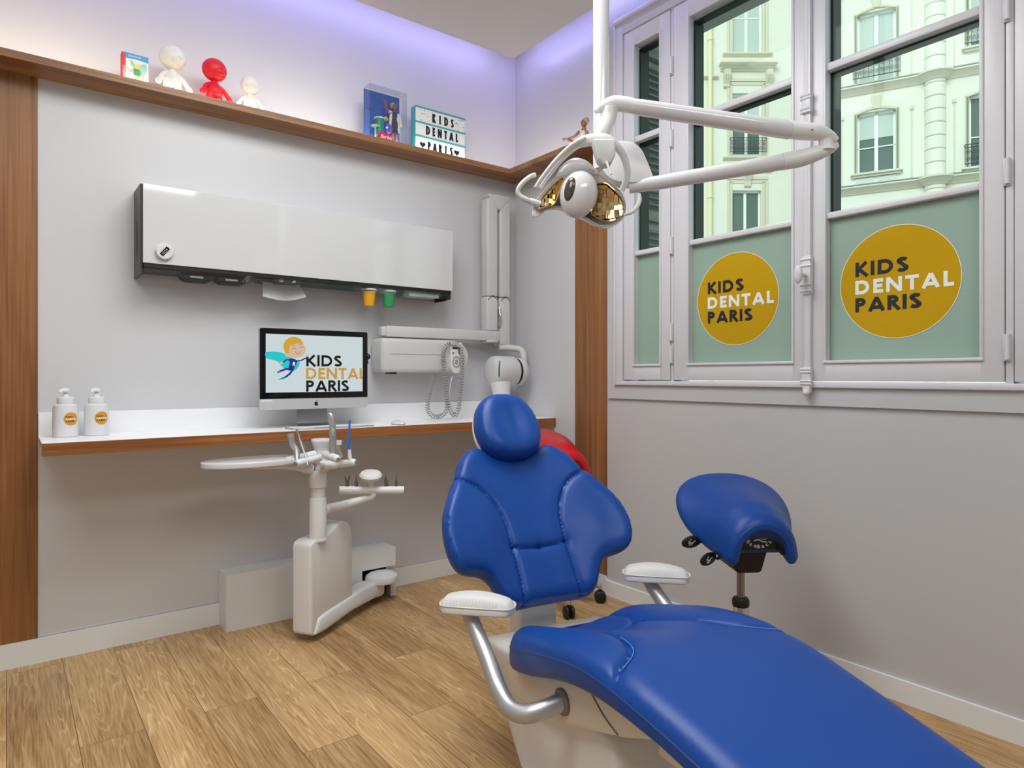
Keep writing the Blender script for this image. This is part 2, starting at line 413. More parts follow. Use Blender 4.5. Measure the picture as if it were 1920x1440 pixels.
    gr = N('ShaderNodeMix'); gr.data_type = 'RGBA'; K(br.outputs['Fac'], gr.inputs[0]); K(tm.outputs[2], gr.inputs[6]); gr.inputs[7].default_value = srgb(120, 86, 52)
    K(gr.outputs[2], b.inputs['Base Color'])
    return m
def glass_mat(name, tint, gloss=.07):
    m = bpy.data.materials.new(name); m.use_nodes = True; nt = m.node_tree; nt.nodes.clear(); N = nt.nodes.new; K = nt.links.new
    o = N('ShaderNodeOutputMaterial'); mx = N('ShaderNodeMixShader'); t = N('ShaderNodeBsdfTransparent'); g = N('ShaderNodeBsdfGlossy')
    t.inputs[0].default_value = (*tint, 1); g.inputs['Roughness'].default_value = .02; lw = N('ShaderNodeLayerWeight'); lw.inputs[0].default_value = .15
    ml = N('ShaderNodeMath'); ml.operation = 'MULTIPLY_ADD'; ml.inputs[1].default_value = .5; ml.inputs[2].default_value = gloss*.4; K(lw.outputs['Facing'], ml.inputs[0])
    ml.inputs[1].default_value = gloss*2
    K(ml.outputs[0], mx.inputs[0]); K(t.outputs[0], mx.inputs[1]); K(g.outputs[0], mx.inputs[2]); K(mx.outputs[0], o.inputs[0]); return m
def film_mat(name, col, trans):
    m = bpy.data.materials.new(name); m.use_nodes = True; nt = m.node_tree; nt.nodes.clear(); N = nt.nodes.new; K = nt.links.new
    o = N('ShaderNodeOutputMaterial'); mx = N('ShaderNodeMixShader'); a = N('ShaderNodeBsdfDiffuse'); b = N('ShaderNodeBsdfTranslucent')
    a.inputs[0].default_value = srgb(*col); b.inputs[0].default_value = srgb(*col); mx.inputs[0].default_value = trans
    K(a.outputs[0], mx.inputs[1]); K(b.outputs[0], mx.inputs[2]); K(mx.outputs[0], o.inputs[0]); return m

WALL = mat('white_wall_paint', (194, 194, 195), .6, bump=.05, noise=.012)
UPPER = mat('upper_wall_paint', (226, 225, 228), .7, noise=.012)
LAM = mat('white_wall_laminate', (206, 206, 209), .32, noise=.012, nscale=1.5)
CEIL = mat('ceiling_paint', (226, 224, 222), .8)
BASE = mat('white_skirting', (232, 234, 235), .35)
WOODX = wood_mat('larch_along_x', (172, 126, 82), (126, 84, 50), 'x')
WOODY = wood_mat('larch_along_y', (172, 126, 82), (126, 84, 50), 'y')
WOODZ = wood_mat('larch_upright', (160, 112, 68), (122, 78, 44), 'z')
DESKW = wood_mat('desk_edge_larch', (166, 106, 58), (126, 76, 38), 'x')
FLOOR = floor_mat()
WIN = mat('window_gloss_paint', (214, 213, 218), .35)
WHITE = mat('white_plastic', (226, 227, 228), .35)
WHITE_G = mat('white_gloss', (218, 218, 221), .12, coat=.4)
DOORW = mat('white_glass_door', (208, 209, 211), .06, spec=.55, coat=.3)
XRAY = mat('pale_grey_plastic', (206, 207, 206), .38)
CREAM = mat('cream_shell_plastic', (214, 209, 200), .45)
PADW = mat('pale_grey_pad', (206, 205, 203), .5)
BLUE = mat('royal_blue_leather', (8, 64, 142), .38, spec=.36, bump=.22, bscale=420)
BLUEP = mat('royal_blue_piping', (12, 56, 124), .4)
RED = mat('red_leather', (196, 14, 20), .4, bump=.15, bscale=420)
BLACK = mat('black_plastic', (14, 14, 15), .45)
BLACKG = mat('black_glass', (3, 3, 4), .08)
DARK = mat('dark_grey_metal', (58, 58, 54), .4, metal=.2)
ALU = mat('brushed_aluminium', (196, 197, 200), .34, metal=1, bump=.05)
SILVER = mat('satin_silver_paint', (188, 189, 191), .38, metal=.75)
CHROME = mat('chrome', (215, 215, 218), .12, metal=1)
STEEL = mat('instrument_steel', (150, 148, 145), .25, metal=1)
GOLD = mat('gold_mirror', (222, 192, 138), .05, metal=1)
YEL = mat('yellow_plastic', (236, 170, 24), .45)
GRN = mat('green_plastic', (52, 158, 92), .45)
INK = mat('black_ink', (16, 22, 26), .6)
INKW = mat('white_ink', (232, 238, 232), .6)
GLASS = glass_mat('tinted_window_glass', (.89, .975, .925), .009)
CLEAR = glass_mat('clear_acrylic', (.95, .96, .97), .10)
FILM = film_mat('frosted_green_film', (176, 200, 186), .35)
FILMY = film_mat('yellow_sticker_film', (205, 164, 34), .12)
STONE = mat('pale_rendered_stone', (228, 226, 214), .85, noise=.05, nscale=1.2)
STONE2 = mat('weathered_stone', (214, 208, 188), .9, noise=.06, nscale=2)
ZINC = mat('zinc_flashing', (126, 138, 140), .6)
IRON = mat('wrought_iron', (48, 56, 60), .6)
SHUT = mat('shutter_paint', (150, 158, 146), .6)
DARKG = mat('dark_green_frame', (16, 34, 28), .5)
PANE = mat('street_window_pane', (96, 112, 108), .08, spec=.6)
CURT = mat('net_curtain', (196, 206, 200), .9)

# ------------------------------------------------------------------ the room
YA, XB = 3.275, 2.52
bm = box((-1.75, -2.25, -.12), (2.56, 3.36, 0)); struct('floor', bm, FLOOR)
bm = box((-1.75, -2.25, 3.26), (2.95, 3.5, 3.4)); add_box(bm, (-1.75, -2.25, 3.0), (2.343, 3.054, 3.10)); struct('ceiling', bm, CEIL)
bm = box((.1, YA, .10), (XB, 3.38, 2.36)); struct('wall_back', bm, LAM)
bm = box((-1.75, 3.34, 0), (2.95, 3.5, 3.27)); struct('wall_back_upper', bm, UPPER); bpy.data.objects['wall_back_upper'].name = 'wall_back.001'
bm = box((-.75, YA-.006, .09), (.1, 3.38, 2.352)); struct('trim_1', bm, WOODZ)
# right wall: lower part, band, pier between shelf pillar and window, head over window, far pier
WY1, WY0 = 2.386, -.35           # window opening along y
bm = new()
add_box(bm, (XB, -2.25, 0), (2.95, 2.47, 1.036))
add_box(bm, (XB-.012, -2.25, 1.036), (2.95, 2.455, 1.106))
add_box(bm, (XB-.012, WY1, 1.106), (2.95, 2.455, 2.98))
add_box(bm, (XB, 2.455, 1.036), (2.95, 2.47, 3.27))
add_box(bm, (XB-.0, -2.25, 2.98), (2.95, 2.47, 3.27))
add_box(bm, (XB-.0, -2.25, 1.106), (2.95, WY0, 2.98))
struct('wall_right', bm, WALL)
bm = box((2.58, 2.47, 2.3), (2.95, 3.4, 3.27)); add_box(bm, (XB, 2.714, .10), (2.7, 3.36, 2.36)); struct('wall_right', bm, LAM)
bm = box((XB-.003, 2.468, .09), (2.7, 2.714, 2.352)); struct('trim_2', bm, WOODZ)
struct('wall_left', box((-1.9, -2.25, 0), (-1.75, 3.4, 3.3)), WALL)
struct('wall_front', box((-1.9, -2.4, 0), (2.95, -2.25, 3.3)), WALL)
bm = box((-.75, YA-.012, 0), (.784, 3.36, .098)); add_box(bm, (1.62, YA-.012, 0), (XB, 3.36, .098)); struct('baseboard_back', bm, BASE)
bm = box((XB-.013, -2.2, 0), (2.6, 2.468, .078)); add_box(bm, (XB-.013, 2.468, 0), (2.6, YA-.012, .098)); struct('baseboard_right', bm, BASE)
# ledge shelf running round both walls
def ledge(bm):
    t = new()
    pts = [(-.75, 3.125), (2.371, 3.125), (2.371, 2.44), (2.58, 2.44), (2.58, 3.34), (-.75, 3.34)]
    add_prism(t, pts, lambda u, v, d: V((u, v, d)), 2.352, 2.383, .0015); merge(bm, t)
bm = new(); ledge(bm)
o = obj('ledge_shelf', bm, WOODX, origin=(0, 0, 0), smooth=False)
tag(o, 'long larch ledge running along the wall tops, carrying toys and the letter board', 'shelf')

# ------------------------------------------------------------------ windows
GX = 2.532
def ybox(bm, y0, y1, z0, z1, x0=2.5, x1=2.56, bev=.004): add_box(bm, (x0, min(y0, y1), z0), (x1, max(y0, y1), z1), bevel=bev)
TOPZ = 2.80
# fixed outer frame with casing
bm = new()
ybox(bm, WY1, 2.338, 1.106, 2.985, 2.4945, 2.62); ybox(bm, WY1, WY0, 1.106, 1.128, 2.494, 2.62); ybox(bm, WY1, WY0, 2.895, 2.98, 2.496, 2.62)
ybox(bm, 2.034, 2.018, 1.12, 2.9, 2.503, 2.62); ybox(bm, .712, .690, 1.12, 2.9, 2.503, 2.62); ybox(bm, WY0, WY0+.04, 1.12, 2.9, 2.503, 2.62)
add_box(bm, (2.486, WY0, 2.955), (2.53, WY1+.012, 2.985), bevel=.006); add_box(bm, (2.488, WY1-.004, 1.106), (2.52, WY1+.010, 2.975), bevel=.006)
struct('trim_3', bm, WIN, smooth=True)
# reveal behind the glass, painted dark green on the outer frame edge
bm = new()
for y0, y1 in ((2.338, 2.034), (2.018, 1.372), (1.368, .712), (.69, WY0+.04)):
    add_box(bm, (2.562, y0-.066, 1.13), (2.60, y0-.048, 2.89)) if y0 > 2.3 else None
struct('trim_4', bm, DARKG)
def sash(n, y_hi, y_lo, g_hi, g_lo, logo=None, closed_bars=True):
    """one glazed leaf from y_hi (left in view) to y_lo; glass between g_hi and g_lo"""
    z0, z1, gz0 = 1.133, 2.893, 1.212
    bm = new()
    ybox(bm, y_hi, g_hi, z0, z1); ybox(bm, g_lo, y_lo, z0, z1); ybox(bm, g_hi+.003, g_lo-.003, z0, gz0); ybox(bm, g_hi+.003, g_lo-.003, TOPZ+.01, z1)
    for zc, hh in ((1.768, .012), (2.340, .015)): ybox(bm, g_hi+.003, g_lo-.003, zc-hh, zc+hh, 2.506, 2.556, .005)
    # glazing bead around the whole opening
    for a, b in ((g_hi+.010, g_hi-.002), (g_lo+.002, g_lo-.010)): ybox(bm, a, b, gz0-.01, TOPZ+.02, 2.494, 2.512, .004)
    ybox(bm, g_hi+.010, g_lo-.010, gz0-.012, gz0, 2.492, 2.512, .004)
    w = bm; o = struct('window_%d' % n, w, WIN, smooth=True)
    for k, (a, b) in enumerate(((1.780, 2.325), (2.355, TOPZ))):
        obj('glass_pane', box((GX, g_lo, a), (GX+.004, g_hi, b)), GLASS, o, smooth=False)
    # dark outer rebate seen through the glass
    r = new()
    for a, b in ((gz0, 1.756), (1.780, 2.325), (2.355, TOPZ)):
        add_box(r, (GX+.008, g_hi-.010, a), (2.60, g_hi+.002, b)); add_box(r, (GX+.008, g_lo, b-.010), (2.575, g_hi, b+.002))
    obj('outer_rebate', r, DARKG, o, smooth=False, label='dark green outer rebate')
    obj('frosted_film', box((GX, g_lo, gz0), (GX+.004, g_hi, 1.756)), FILM, o, smooth=False, label='frosted pale green privacy film')
    if logo:
        yc, zc, R = logo
        fn = frame((GX, yc, zc), (0, -1, 0), (0, 0, 1))       # normal points into the room (-x)
        st = obj('round_sticker', disc(fn, 0, 0, R, R, .0004, .0012, 72), FILMY, o, smooth=False, label='round mustard yellow sticker')
        rim = new()
        for k in range(72):
            a, b = 2*PI*k/72, 2*PI*(k+1)/72
            v = [rim.verts.new(fn(rr*math.cos(t), rr*math.sin(t), .0014)) for rr, t in ((R, a), (R, b), (R-.0022, b), (R-.0022, a))]; rim.faces.new(v)
        obj('sticker_rim', rim, INKW, st, smooth=False)
        s = R/.203; H = .053*s; x = -.148*s
        t = new(); add_word(t, 'KIDS', fn, x, .033*s, H, .245, .08, fit=.187*s); add_word(t, 'PARIS', fn, x, -.100*s, H, .245, .07, fit=.229*s)
        t.transform(Matrix.Translation((-.0013, 0, 0))); obj('dark_lettering', t, INK, st, smooth=False)
        t = new(); add_word(t, 'DENTAL', fn, x, -.034*s, H*.98, .24, .12, fit=.328*s)
        t.transform(Matrix.Translation((-.0013, 0, 0))); obj('white_lettering', t, INKW, st, smooth=False)
    return o
s1 = sash(1, 2.334, 2.036, 2.262, 2.098)
s2 = sash(2, 2.016, 1.372, 1.929, 1.423, (1.700, 1.490, .203))
s3 = sash(3, 1.368, .714, 1.286, .779, (1.043, 1.490, .203))
s4 = sash(4, .688, WY0+.042, .60, WY0+.12)
# cremone bolt on the meeting stile
bm = tube([(2.486, 1.352, 1.12), (2.486, 1.352, 2.88)], .006, 10)
add_box(bm, (2.482, 1.338, 1.13), (2.502, 1.366, 2.89), bevel=.004)
bolt = obj('bolt_rod', bm, WIN, s3)
for zc, hh in ((2.215, .040), (1.545, .075), (1.150, .035)):
    g = new(); add_box(g, (2.474, 1.334, zc-hh), (2.50, 1.370, zc+hh), bevel=.005)
    for q in (-1, -.6, .6, 1):
        add_tube(g, [(2.476, 1.330, zc+q*hh*.82), (2.476, 1.374, zc+q*hh*.82)], .006, 10)
    obj('bolt_guide', g, WIN, bolt)
g = new(); add_tube(g, [(2.48, 1.352, 1.545), (2.44, 1.357, 1.545)], [.009, .006], 12); add_ball(g, (2.43, 1.358, 1.545), .012, .017, .036)
obj('bolt_knob', g, WIN, bolt, label='white oval bolt handle')
g = new(); add_box(g, (2.474, 1.336, 1.085), (2.496, 1.368, 1.124), bevel=.006); add_ball(g, (2.478, 1.352, 1.088), .012, .014, .014); obj('bolt_keeper', g, WIN, s3)
for w, y, zs in ((s3, .704, (2.31, 1.795, 1.243, 2.75)), (s2, 2.024, (2.62, 2.275, 1.77, 1.36, 1.255))):
    for z in zs:
        g = new(); add_tube(g, [(2.492, y, z-.04), (2.492, y, z+.04)], .0075, 12); add_box(g, (2.494, y-.008, z-.045), (2.503, y+.012, z+.04), bevel=.002); obj('hinge', g, WIN, w)

# folded louvred shutter in the reveal, outside the side light
sh = thing('louvred_shutter', 'grey green louvred shutter folded outside the narrow side window', 'shutter', (2.78, 2.37, 1.12))
bm = new()
for a, b in ((2.62, 2.66), (2.90, 2.94)): add_box(bm, (a, 2.345, 1.14), (b, 2.375, 2.9), bevel=.002)
for z in (1.14, 1.98, 2.85): add_box(bm, (2.62, 2.345, z), (2.94, 2.375, z+.05), bevel=.002)
obj('stile_frame', bm, SHUT, sh)
for za, zb in ((1.2, 1.96), (2.04, 2.84)):
    bm = new(); z = za
    while z < zb:
        add_box(bm, (-.12, -.018, -.003), (.12, .018, .003), Matrix.Translation((2.78, 2.36, z)) @ Matrix.Rotation(.6, 4, 'X')); z += .0365
    obj('louvre_panel', bm, SHUT, sh)
for z in (2.66, 2.28, 1.66): obj('hinge', box((2.60, 2.338, z), (2.64, 2.346, z+.06), bevel=.002), SHUT, sh)

# ------------------------------------------------------------------ houses across the street
def facade(name, label, O, X, ang_label=None):
    O = V(O); X = V(X).normalized(); rz = math.atan2(X.y, X.x)
    t = thing(name, label, 'building', (O.x, O.y, 0), rz)
    M = Matrix.Translation((O.x, O.y, 0)) @ Matrix.Rotation(rz, 4, 'Z')   # local x right, y into house, z up
    return t, M
def FB(M, a, b, bev=0): return box(a, b, M, bev)
def fwin(t, M, x0, x1, z0, z1, arched=True, blind=0, curtain=0, rail=None, sill=True, surround=True, shutters=True):
    fr = new(); d = .16
    for a, b, c, e in ((x0, x0+.07, z0, z1), (x1-.07, x1, z0, z1), (x0, x1, z1-.07, z1), (x0, x1, z0, z0+.07), ((x0+x1)/2-.055, (x0+x1)/2+.055, z0, z1), (x0, x1, z0+(z1-z0)*.42, z0+(z1-z0)*.42+.035)):
        add_box(fr, (a, d, c), (b, d+.06, e), M)
    w = obj('window', fr, INKW if False else WINOUT, t, smooth=False)
    obj('pane', FB(M, (x0, d+.04, z0), (x1, d+.05, z1)), PANE, w, smooth=False)
    if blind: obj('blind', FB(M, (x0+.06, d+.02, z1-blind*(z1-z0)), (x1-.06, d+.035, z1)), CURT, w, smooth=False)
    if curtain:
        c = new()
        for k in range(26):
            xx = x0+.05+(x1-x0-.1)*k/26; add_box(c, (xx, d+.015+(k % 2)*.012, z0), (xx+(x1-x0)/27, d+.03+(k % 2)*.012, z1), M)
        obj('curtain', c, CURT, w, smooth=False)
    if surround:
        s = new(); m = .10
        if arched:
            pts = [(x0-m, z1-.02)] + [(x0-m+(x1-x0+2*m)*k/12, z1+.0+.16*math.sin(PI*k/12)) for k in range(13)] + [(x1+m, z1-.02)] + [(x1-.0, z1-.02)] + [(x1-(x1-x0)*k/12, z1-.04+.12*math.sin(PI*k/12)) for k in range(13)]
            add_prism(s, pts, lambda u, v, dd: M @ V((u, dd, v)), -.05, .1)
        for a, b in ((x0-m, x0), (x1, x1+m)): add_box(s, (a, -.035, z0), (b, .2, z1), M)
        obj('surround', s, STONE2, t, smooth=False)
    if shutters:
        for a in (x0-.075, x1+.02):
            q = new()
            for k in range(3): add_box(q, (a+k*.02, -.09, z0+.02), (a+k*.02+.012, .12, z1-.05), M)
            add_box(q, (a, -.02, z0+.02), (a+.05, .02, z1-.05), M)
            obj('folded_shutter', q, SHUT, t, smooth=False)
    if sill:
        q = new(); add_box(q, (x0-.2, -.17, z0-.09), (x1+.2, .1, z0-.02), M, .01); add_box(q, (x0-.14, -.10, z0-.16), (x1+.14, .1, z0-.09), M)
        obj('sill', q, STONE2, t, smooth=False)
    if rail:
        zb, zt = rail; q = new(); xa, xb = x0-.12, x1+.12; yy = -.14
        for z in (zb+.03, zt-.10, zt): add_tube(q, [M @ V((xa, yy, z)), M @ V((xb, yy, z))], .014, 6)
        n = 9
        for k in range(n+1):
            xx = xa+(xb-xa)*k/n; add_tube(q, [M @ V((xx, yy, zb)), M @ V((xx, yy, zt))], .009, 6)
        for k in range(n):
            xc = xa+(xb-xa)*(k+.5)/n; R = (xb-xa)/n*.42
            for zc in (zb+(zt-zb)*.28, zb+(zt-zb)*.62):
                pts = [M @ V((xc+R*(1-j/22)*math.cos(j*.62+k), yy, zc+R*1.25*(1-j/22)*math.sin(j*.62+k))) for j in range(17)]
                add_tube(q, pts, .008, 5)
        for xx in (xa, xb): add_tube(q, [M @ V((xx, yy, zt)), M @ V((xx, .1, zt))], .014, 6)
        obj('balcony_railing', q, IRON, t, label='wrought iron balcony railing with scrolls')
    return w
WINOUT = mat('white_street_window', (236, 240, 232), .5)
def wall_holes(M, x0, x1, z0, z1, holes, depth=.35):
    """wall slab with rectangular openings"""
    xs = sorted({x0, x1, *[h[0] for h in holes], *[h[1] for h in holes]}); zs = sorted({z0, z1, *[h[2] for h in holes], *[h[3] for h in holes]})
    bm = new()
    for a, b in zip(xs, xs[1:]):
        for c, d in zip(zs, zs[1:]):
            mx, mz = (a+b)/2, (c+d)/2
            if any(h[0] < mx < h[1] and h[2] < mz < h[3] for h in holes): continue
            add_box(bm, (a, 0, c), (b, depth, d), M)
    return bm
# right-hand house, set at an angle
p0 = P(1700, 300, 22)
rx = RGT*math.sin(math.radians(61.8)) - FWD*math.cos(math.radians(61.8))
tR, MR = facade('apartment_house', 'cream stone house with arched windows and a rounded quoined pier', (p0.x, p0.y, 0), rx)
hr = [(-1.46, -.31, 8.10, 10.15), (-1.46, -.31, 11.15, 13.55), (1.72, 2.9, 7.85, 10.15), (1.72, 2.9, 11.7, 13.9), (-1.46, -.31, 14.8, 17)]
obj('wall', wall_holes(MR, -2.55, 8, -3.5, 19, hr), STONE, tR, smooth=False)
fwin(tR, MR, *hr[0], blind=.42); fwin(tR, MR, *hr[1], curtain=1, rail=(11.28, 11.98)); fwin(tR, MR, *hr[2], rail=(7.9, 8.55), sill=True); fwin(tR, MR, *hr[3], blind=.9, rail=(11.75, 12.4)); fwin(tR, MR, *hr[4])
def molding(z, M, x0, x1, pier=None, big=True):
    q = new()
    prof = [(0, -.16), (-.05, -.16), (-.08, -.10), (-.16, -.06), (-.20, .0), (-.28, .02), (-.28, .07), (0, .10)] if big else [(0, -.1), (-.08, -.05), (-.14, 0), (-.14, .05), (0, .06)]
    add_prism(q, prof, lambda y, zz, d: M @ V((d, y, z+zz)), x0, x1)
    if pier:
        c, r = pier; pr = [(r-.0-y, zz) for y, zz in prof if y < 0]
        add_lathe(q, [(r, z-.16)]+[(rr, z+zz) for rr, zz in pr]+[(r, z+.1)], (0, 0, 0), n=40)
        # lathe is built at the origin: shift only its verts
        nv = 40*(len(pr)+2); q.verts.ensure_lookup_table()
        for v in q.verts[-nv:]: v.co = M @ (v.co + V((c, 0, 0)))
    return q
PIER = (.80, .30)
obj('cornice', molding(10.95, MR, -2.6, 8, PIER), STONE2, tR); obj('cornice', molding(7.55, MR, -2.6, 8, PIER), STONE2, tR)
for z in (11.05, 7.65): obj('zinc_flashing', box((-2.6, -.29, z-.02), (8, 0, z+.015), MR), ZINC, tR, smooth=False)
q = new(); k = 0; z = -3.5
while z < 19:
    add_lathe(q, [(.27, z), (.30, z+.02), (.30, z+.40), (.27, z+.42)], (0, 0, 0), n=40)
    z += .43
bmesh.ops.transform(q, matrix=MR @ Matrix.Translation((PIER[0], 0, 0)), verts=q.verts[:]); obj('quoined_pier', q, STONE, tR, smooth=False)
for xa, xb in ((-1.5, -.95), (-.85, -.3)):
    q = new()
    for k in range(9): add_box(q, (xa, -.03, 7.68+k*.04-.02), (xb, .03, 7.68+k*.04), MR)
    obj('vent_grille', q, WINOUT, tR, smooth=False)
q = new()
for k in range(0): add_box(q, (-1.5, -.03, 7.68+k*.04-.02), (-.95, .03, 7.68+k*.04), MR); add_box(q, (-.85, -.03, 7.68+k*.04-.02), (-.3, .03, 7.68+k*.04), MR)
q.free()
for x in (-1.95, .12, 1.3):
    for a, b in ((7.75, 10.0), (11.2, 14.2)):
        q = new(); add_box(q, (x, -.02, a), (x+.05, .02, b), MR); add_box(q, (x-.03, -.05, b), (x+.08, .02, b+.12), MR)
        obj('pilaster_strip', q, STONE2, tR, smooth=False)
for zc in (10.42, 13.85):
    obj('keystone', prism([(-.98, zc-.2), (-.79, zc-.2), (-.72, zc+.25), (-1.05, zc+.25)], lambda u, v, d: MR @ V((u, d, v)), -.07, .02), STONE2, tR, smooth=False)
# left-hand house, nearly facing us
o27 = P(960, 706, 27)
tL, ML = facade('town_house', 'cream stone house with framed windows, bracketed cornices and a drainpipe', (o27.x, o27.y, 0), RGT)
hl = [(9.0, 10.22, 10.2, 12.72), (9.0, 10.22, 14.4, 17.8), (8.95, 10.18, 4.6, 8.75), (5.6, 6.8, 10.2, 12.7), (5.6, 6.8, 4.6, 8.75), (5.6, 6.8, 14.4, 17.8)]
obj('wall', wall_holes(ML, 2, 14, -3.5, 22, hl), STONE, tL, smooth=False)
fwin(tL, ML, *hl[0], arched=False, blind=.5, surround=False, shutters=False, sill=False, rail=(10.25, 10.85))
fwin(tL, ML, *hl[1], arched=False, surround=False, shutters=False, sill=False, curtain=1)
for h in hl[2:]: fwin(tL, ML, *h, arched=False, surround=False, shutters=False, sill=False)
for xc in (9.6, 6.2):
    q = new()
    for z0, z1 in ((10.1, 13.1), (4.4, 9.1), (14.3, 18.1)):
        for dx, yy in ((.66, -.03), (.78, -.06)):
            for s in (-1, 1): add_box(q, (xc+s*dx-.05, yy, z0), (xc+s*dx+.05, .02, z1), ML)
            add_box(q, (xc-dx-.05, yy, z1-.06+(dx-.66)*1.2), (xc+dx+.05, .02, z1+.06+(dx-.66)*1.2), ML)
    obj('window_architrave', q, STONE2, tL, smooth=False)
    q = molding(13.75, ML, xc-1.1, xc+1.1); add_box(q, (xc-1.15, -.33, 13.82), (xc+1.15, 0, 13.9), ML); obj('cornice', q, STONE2, tL, smooth=False)
    q = molding(9.55, ML, xc-.95, xc+.95, big=False); obj('cornice', q, STONE2, tL, smooth=False)
    for z in (10.05, 14.28):
        q = molding(z, ML, xc-1.0, xc+1.0, big=False); obj('sill', q, STONE2, tL, smooth=False)
    for s in (-.86, .86):
        q = new(); add_prism(q, [(-.0, 13.6), (-.26, 13.6), (-.24, 13.4), (-.12, 13.2), (-.10, 12.95), (0, 12.9)], lambda y, z, d: ML @ V((xc+s+d, y, z)), -.12, .12)
        for k in range(3): add_tube(q, [ML @ V((xc+s-.08+k*.08, -.25, 13.55)), ML @ V((xc+s-.08+k*.08, -.13, 13.1))], .02, 6)
        obj('bracket', q, STONE2, tL, smooth=False)
    q = new(); add_prism(q, [(0, 9.5), (-.22, 9.5), (-.2, 9.3), (-.1, 9.1), (-.08, 8.9), (0, 8.85)], lambda y, z, d: ML @ V((xc+d, y, z)), -.13, .13); obj('keystone_bracket', q, STONE2, tL, smooth=False)
q = molding(13.35, ML, 2, 8.4, big=False); obj('string_course', q, STONE2, tL, smooth=False)
q = new(); add_tube(q, [ML @ V((8.05, -.14, -3.5)), ML @ V((8.05, -.14, 22))], .085, 12)
for z in (5.5, 8.4, 11.4, 14.8): add_tube(q, [ML @ V((8.05, -.14, z)), ML @ V((8.05, -.14, z+.14))], .11, 12)
obj('drainpipe', q, mat('cream_pipe', (228, 218, 176), .6), tL)
struct('ground', box((2.95, -25, -3.7), (45, 45, -3.5)), mat('street_asphalt', (120, 120, 118), .9))

# ------------------------------------------------------------------ desk
bm = box((.1, 2.892, .868), (2.515, 3.27, .906), bevel=.001)
dk = thing('wall_desk', 'long white wall-hung desk with a larch front edge under the cabinet', 'desk', (1.3, 3.1, .868))
obj('worktop', box((.1, 2.888, .900), (2.515, 3.272, .912), bevel=.0015), mat('white_worktop', (250, 250, 252), .28), dk, smooth=False)
obj('worktop_core', bm, WHITE, dk, smooth=False)
bm = new(); add_prism(bm, [(.1, 2.876), (2.515, 2.876), (2.515, 2.889), (.1, 2.889)], lambda u, v, d: V((u, v, d)), .866, .911, .001)
obj('front_edge', bm, DESKW, dk, smooth=False, label='larch front edge')
obj('upstand', box((.102, 3.262, .912), (2.515, 3.274, 1.004), bevel=.001), mat('white_worktop_upstand', (240, 241, 243), .3), dk, smooth=False)

# ------------------------------------------------------------------ floor duct box the unit comes out of
db = thing('duct_box', 'white rectangular floor box against the wall behind the dental unit', 'box', (1.2, 3.2, 0))
bm = new(); add_box(bm, (.784, 3.139, .0), (1.44, 3.274, .254)); add_box(bm, (1.4395, 3.139, .158), (1.629, 3.274, .254)); add_box(bm, (1.4395, 3.20, .0), (1.629, 3.274, .1585))
add_box(bm, (1.600, 3.139, .0), (1.629, 3.201, .09))
obj('casing', bm, WHITE, db, smooth=False)
obj('recess', box((1.442, 3.192, .004), (1.598, 3.199, .156)), BLACK, db, smooth=False, label='dark recess of the pivot')

# ------------------------------------------------------------------ wall cabinet
cb = thing('wall_cabinet', 'long glossy white wall cabinet with dark end panels above the desk', 'cabinet', (1.2, 3.19, 1.75))
obj('carcass', box((.452, 3.115, 1.640), (1.948, 3.27, 1.948)), WHITE, cb, smooth=False)
obj('door', box((.449, 3.098, 1.622), (1.957, 3.112, 1.951), bevel=.0015), DOORW, cb, smooth=False, label='glossy white flap door')
for xx, sx in ((.440, 1), (1.944, -1)):
    e = prism([(3.114, 1.951), (3.274, 1.951), (3.274, 1.572), (3.165, 1.572), (3.114, 1.578)], lambda u, v, d: V((xx+d, u, v)), 0, .010, .0008)
    ep = obj('end_panel', e, DARK if sx > 0 else BLACK, cb, smooth=False)
    if sx > 0:
        obj('finger_slot', prism([(3.190+.008*math.cos(2*PI*k/24), 1.735+.075*math.sin(2*PI*k/24)) for k in range(24)], lambda u, v, d: V((xx+d, u, v)), -.0012, .0003), BLACK, ep, smooth=False)
obj('bottom_rail', box((.452, 3.103, 1.605), (1.948, 3.112, 1.623)), BLACK, cb, smooth=False)
obj('bottom_panel', box((.452, 3.112, 1.598), (1.948, 3.272, 1.636)), BLACK, cb, smooth=False)
obj('front_screen', box((.452, 3.104, 1.574), (1.948, 3.107, 1.607)), CLEAR, cb, smooth=False, label='clear acrylic strip')
obj('front_screen', box((.452, 3.225, 1.574), (1.948, 3.228, 1.607)), CLEAR, cb, smooth=False, label='clear acrylic strip')
# things in and on the cabinet
t = thing('kitchen_timer', 'small round white digital timer stuck on the cabinet door', 'timer', (.527, 3.098, 1.674))
fn = frame((.527, 3.098, 1.674), (1, 0, 0), (0, 0, 1))
obj('case', lathe([(0, 0), (.031, 0), (.033, .003), (.033, .014), (.030, .017), (0, .018)], (.527, 3.098, 1.674), (0, -1, 0), 40), WHITE_G, t)
a = math.radians(52); fr = frame(fn(0, 0, .0182), (math.cos(a), 0, math.sin(a)), (-math.sin(a), 0, math.cos(a)))
d_ = obj('display', prism([(-.021, -.0085), (.021, -.0085), (.021, .0085), (-.021, .0085)], fr, -.001, .0004), BLACKG, t, smooth=False)
b = new(); add_text(b, '10:24', fr, -.017, -.005, .010, .0006); obj('digits', b, SILVER, d_, smooth=False)
b = new(); add_text(b, 'START', fr, -.009, .014, .003, .0003); add_text(b, 'MIN', fr, .004, -.016, .003, .0003); obj('print', b, SILVER, t, smooth=False)
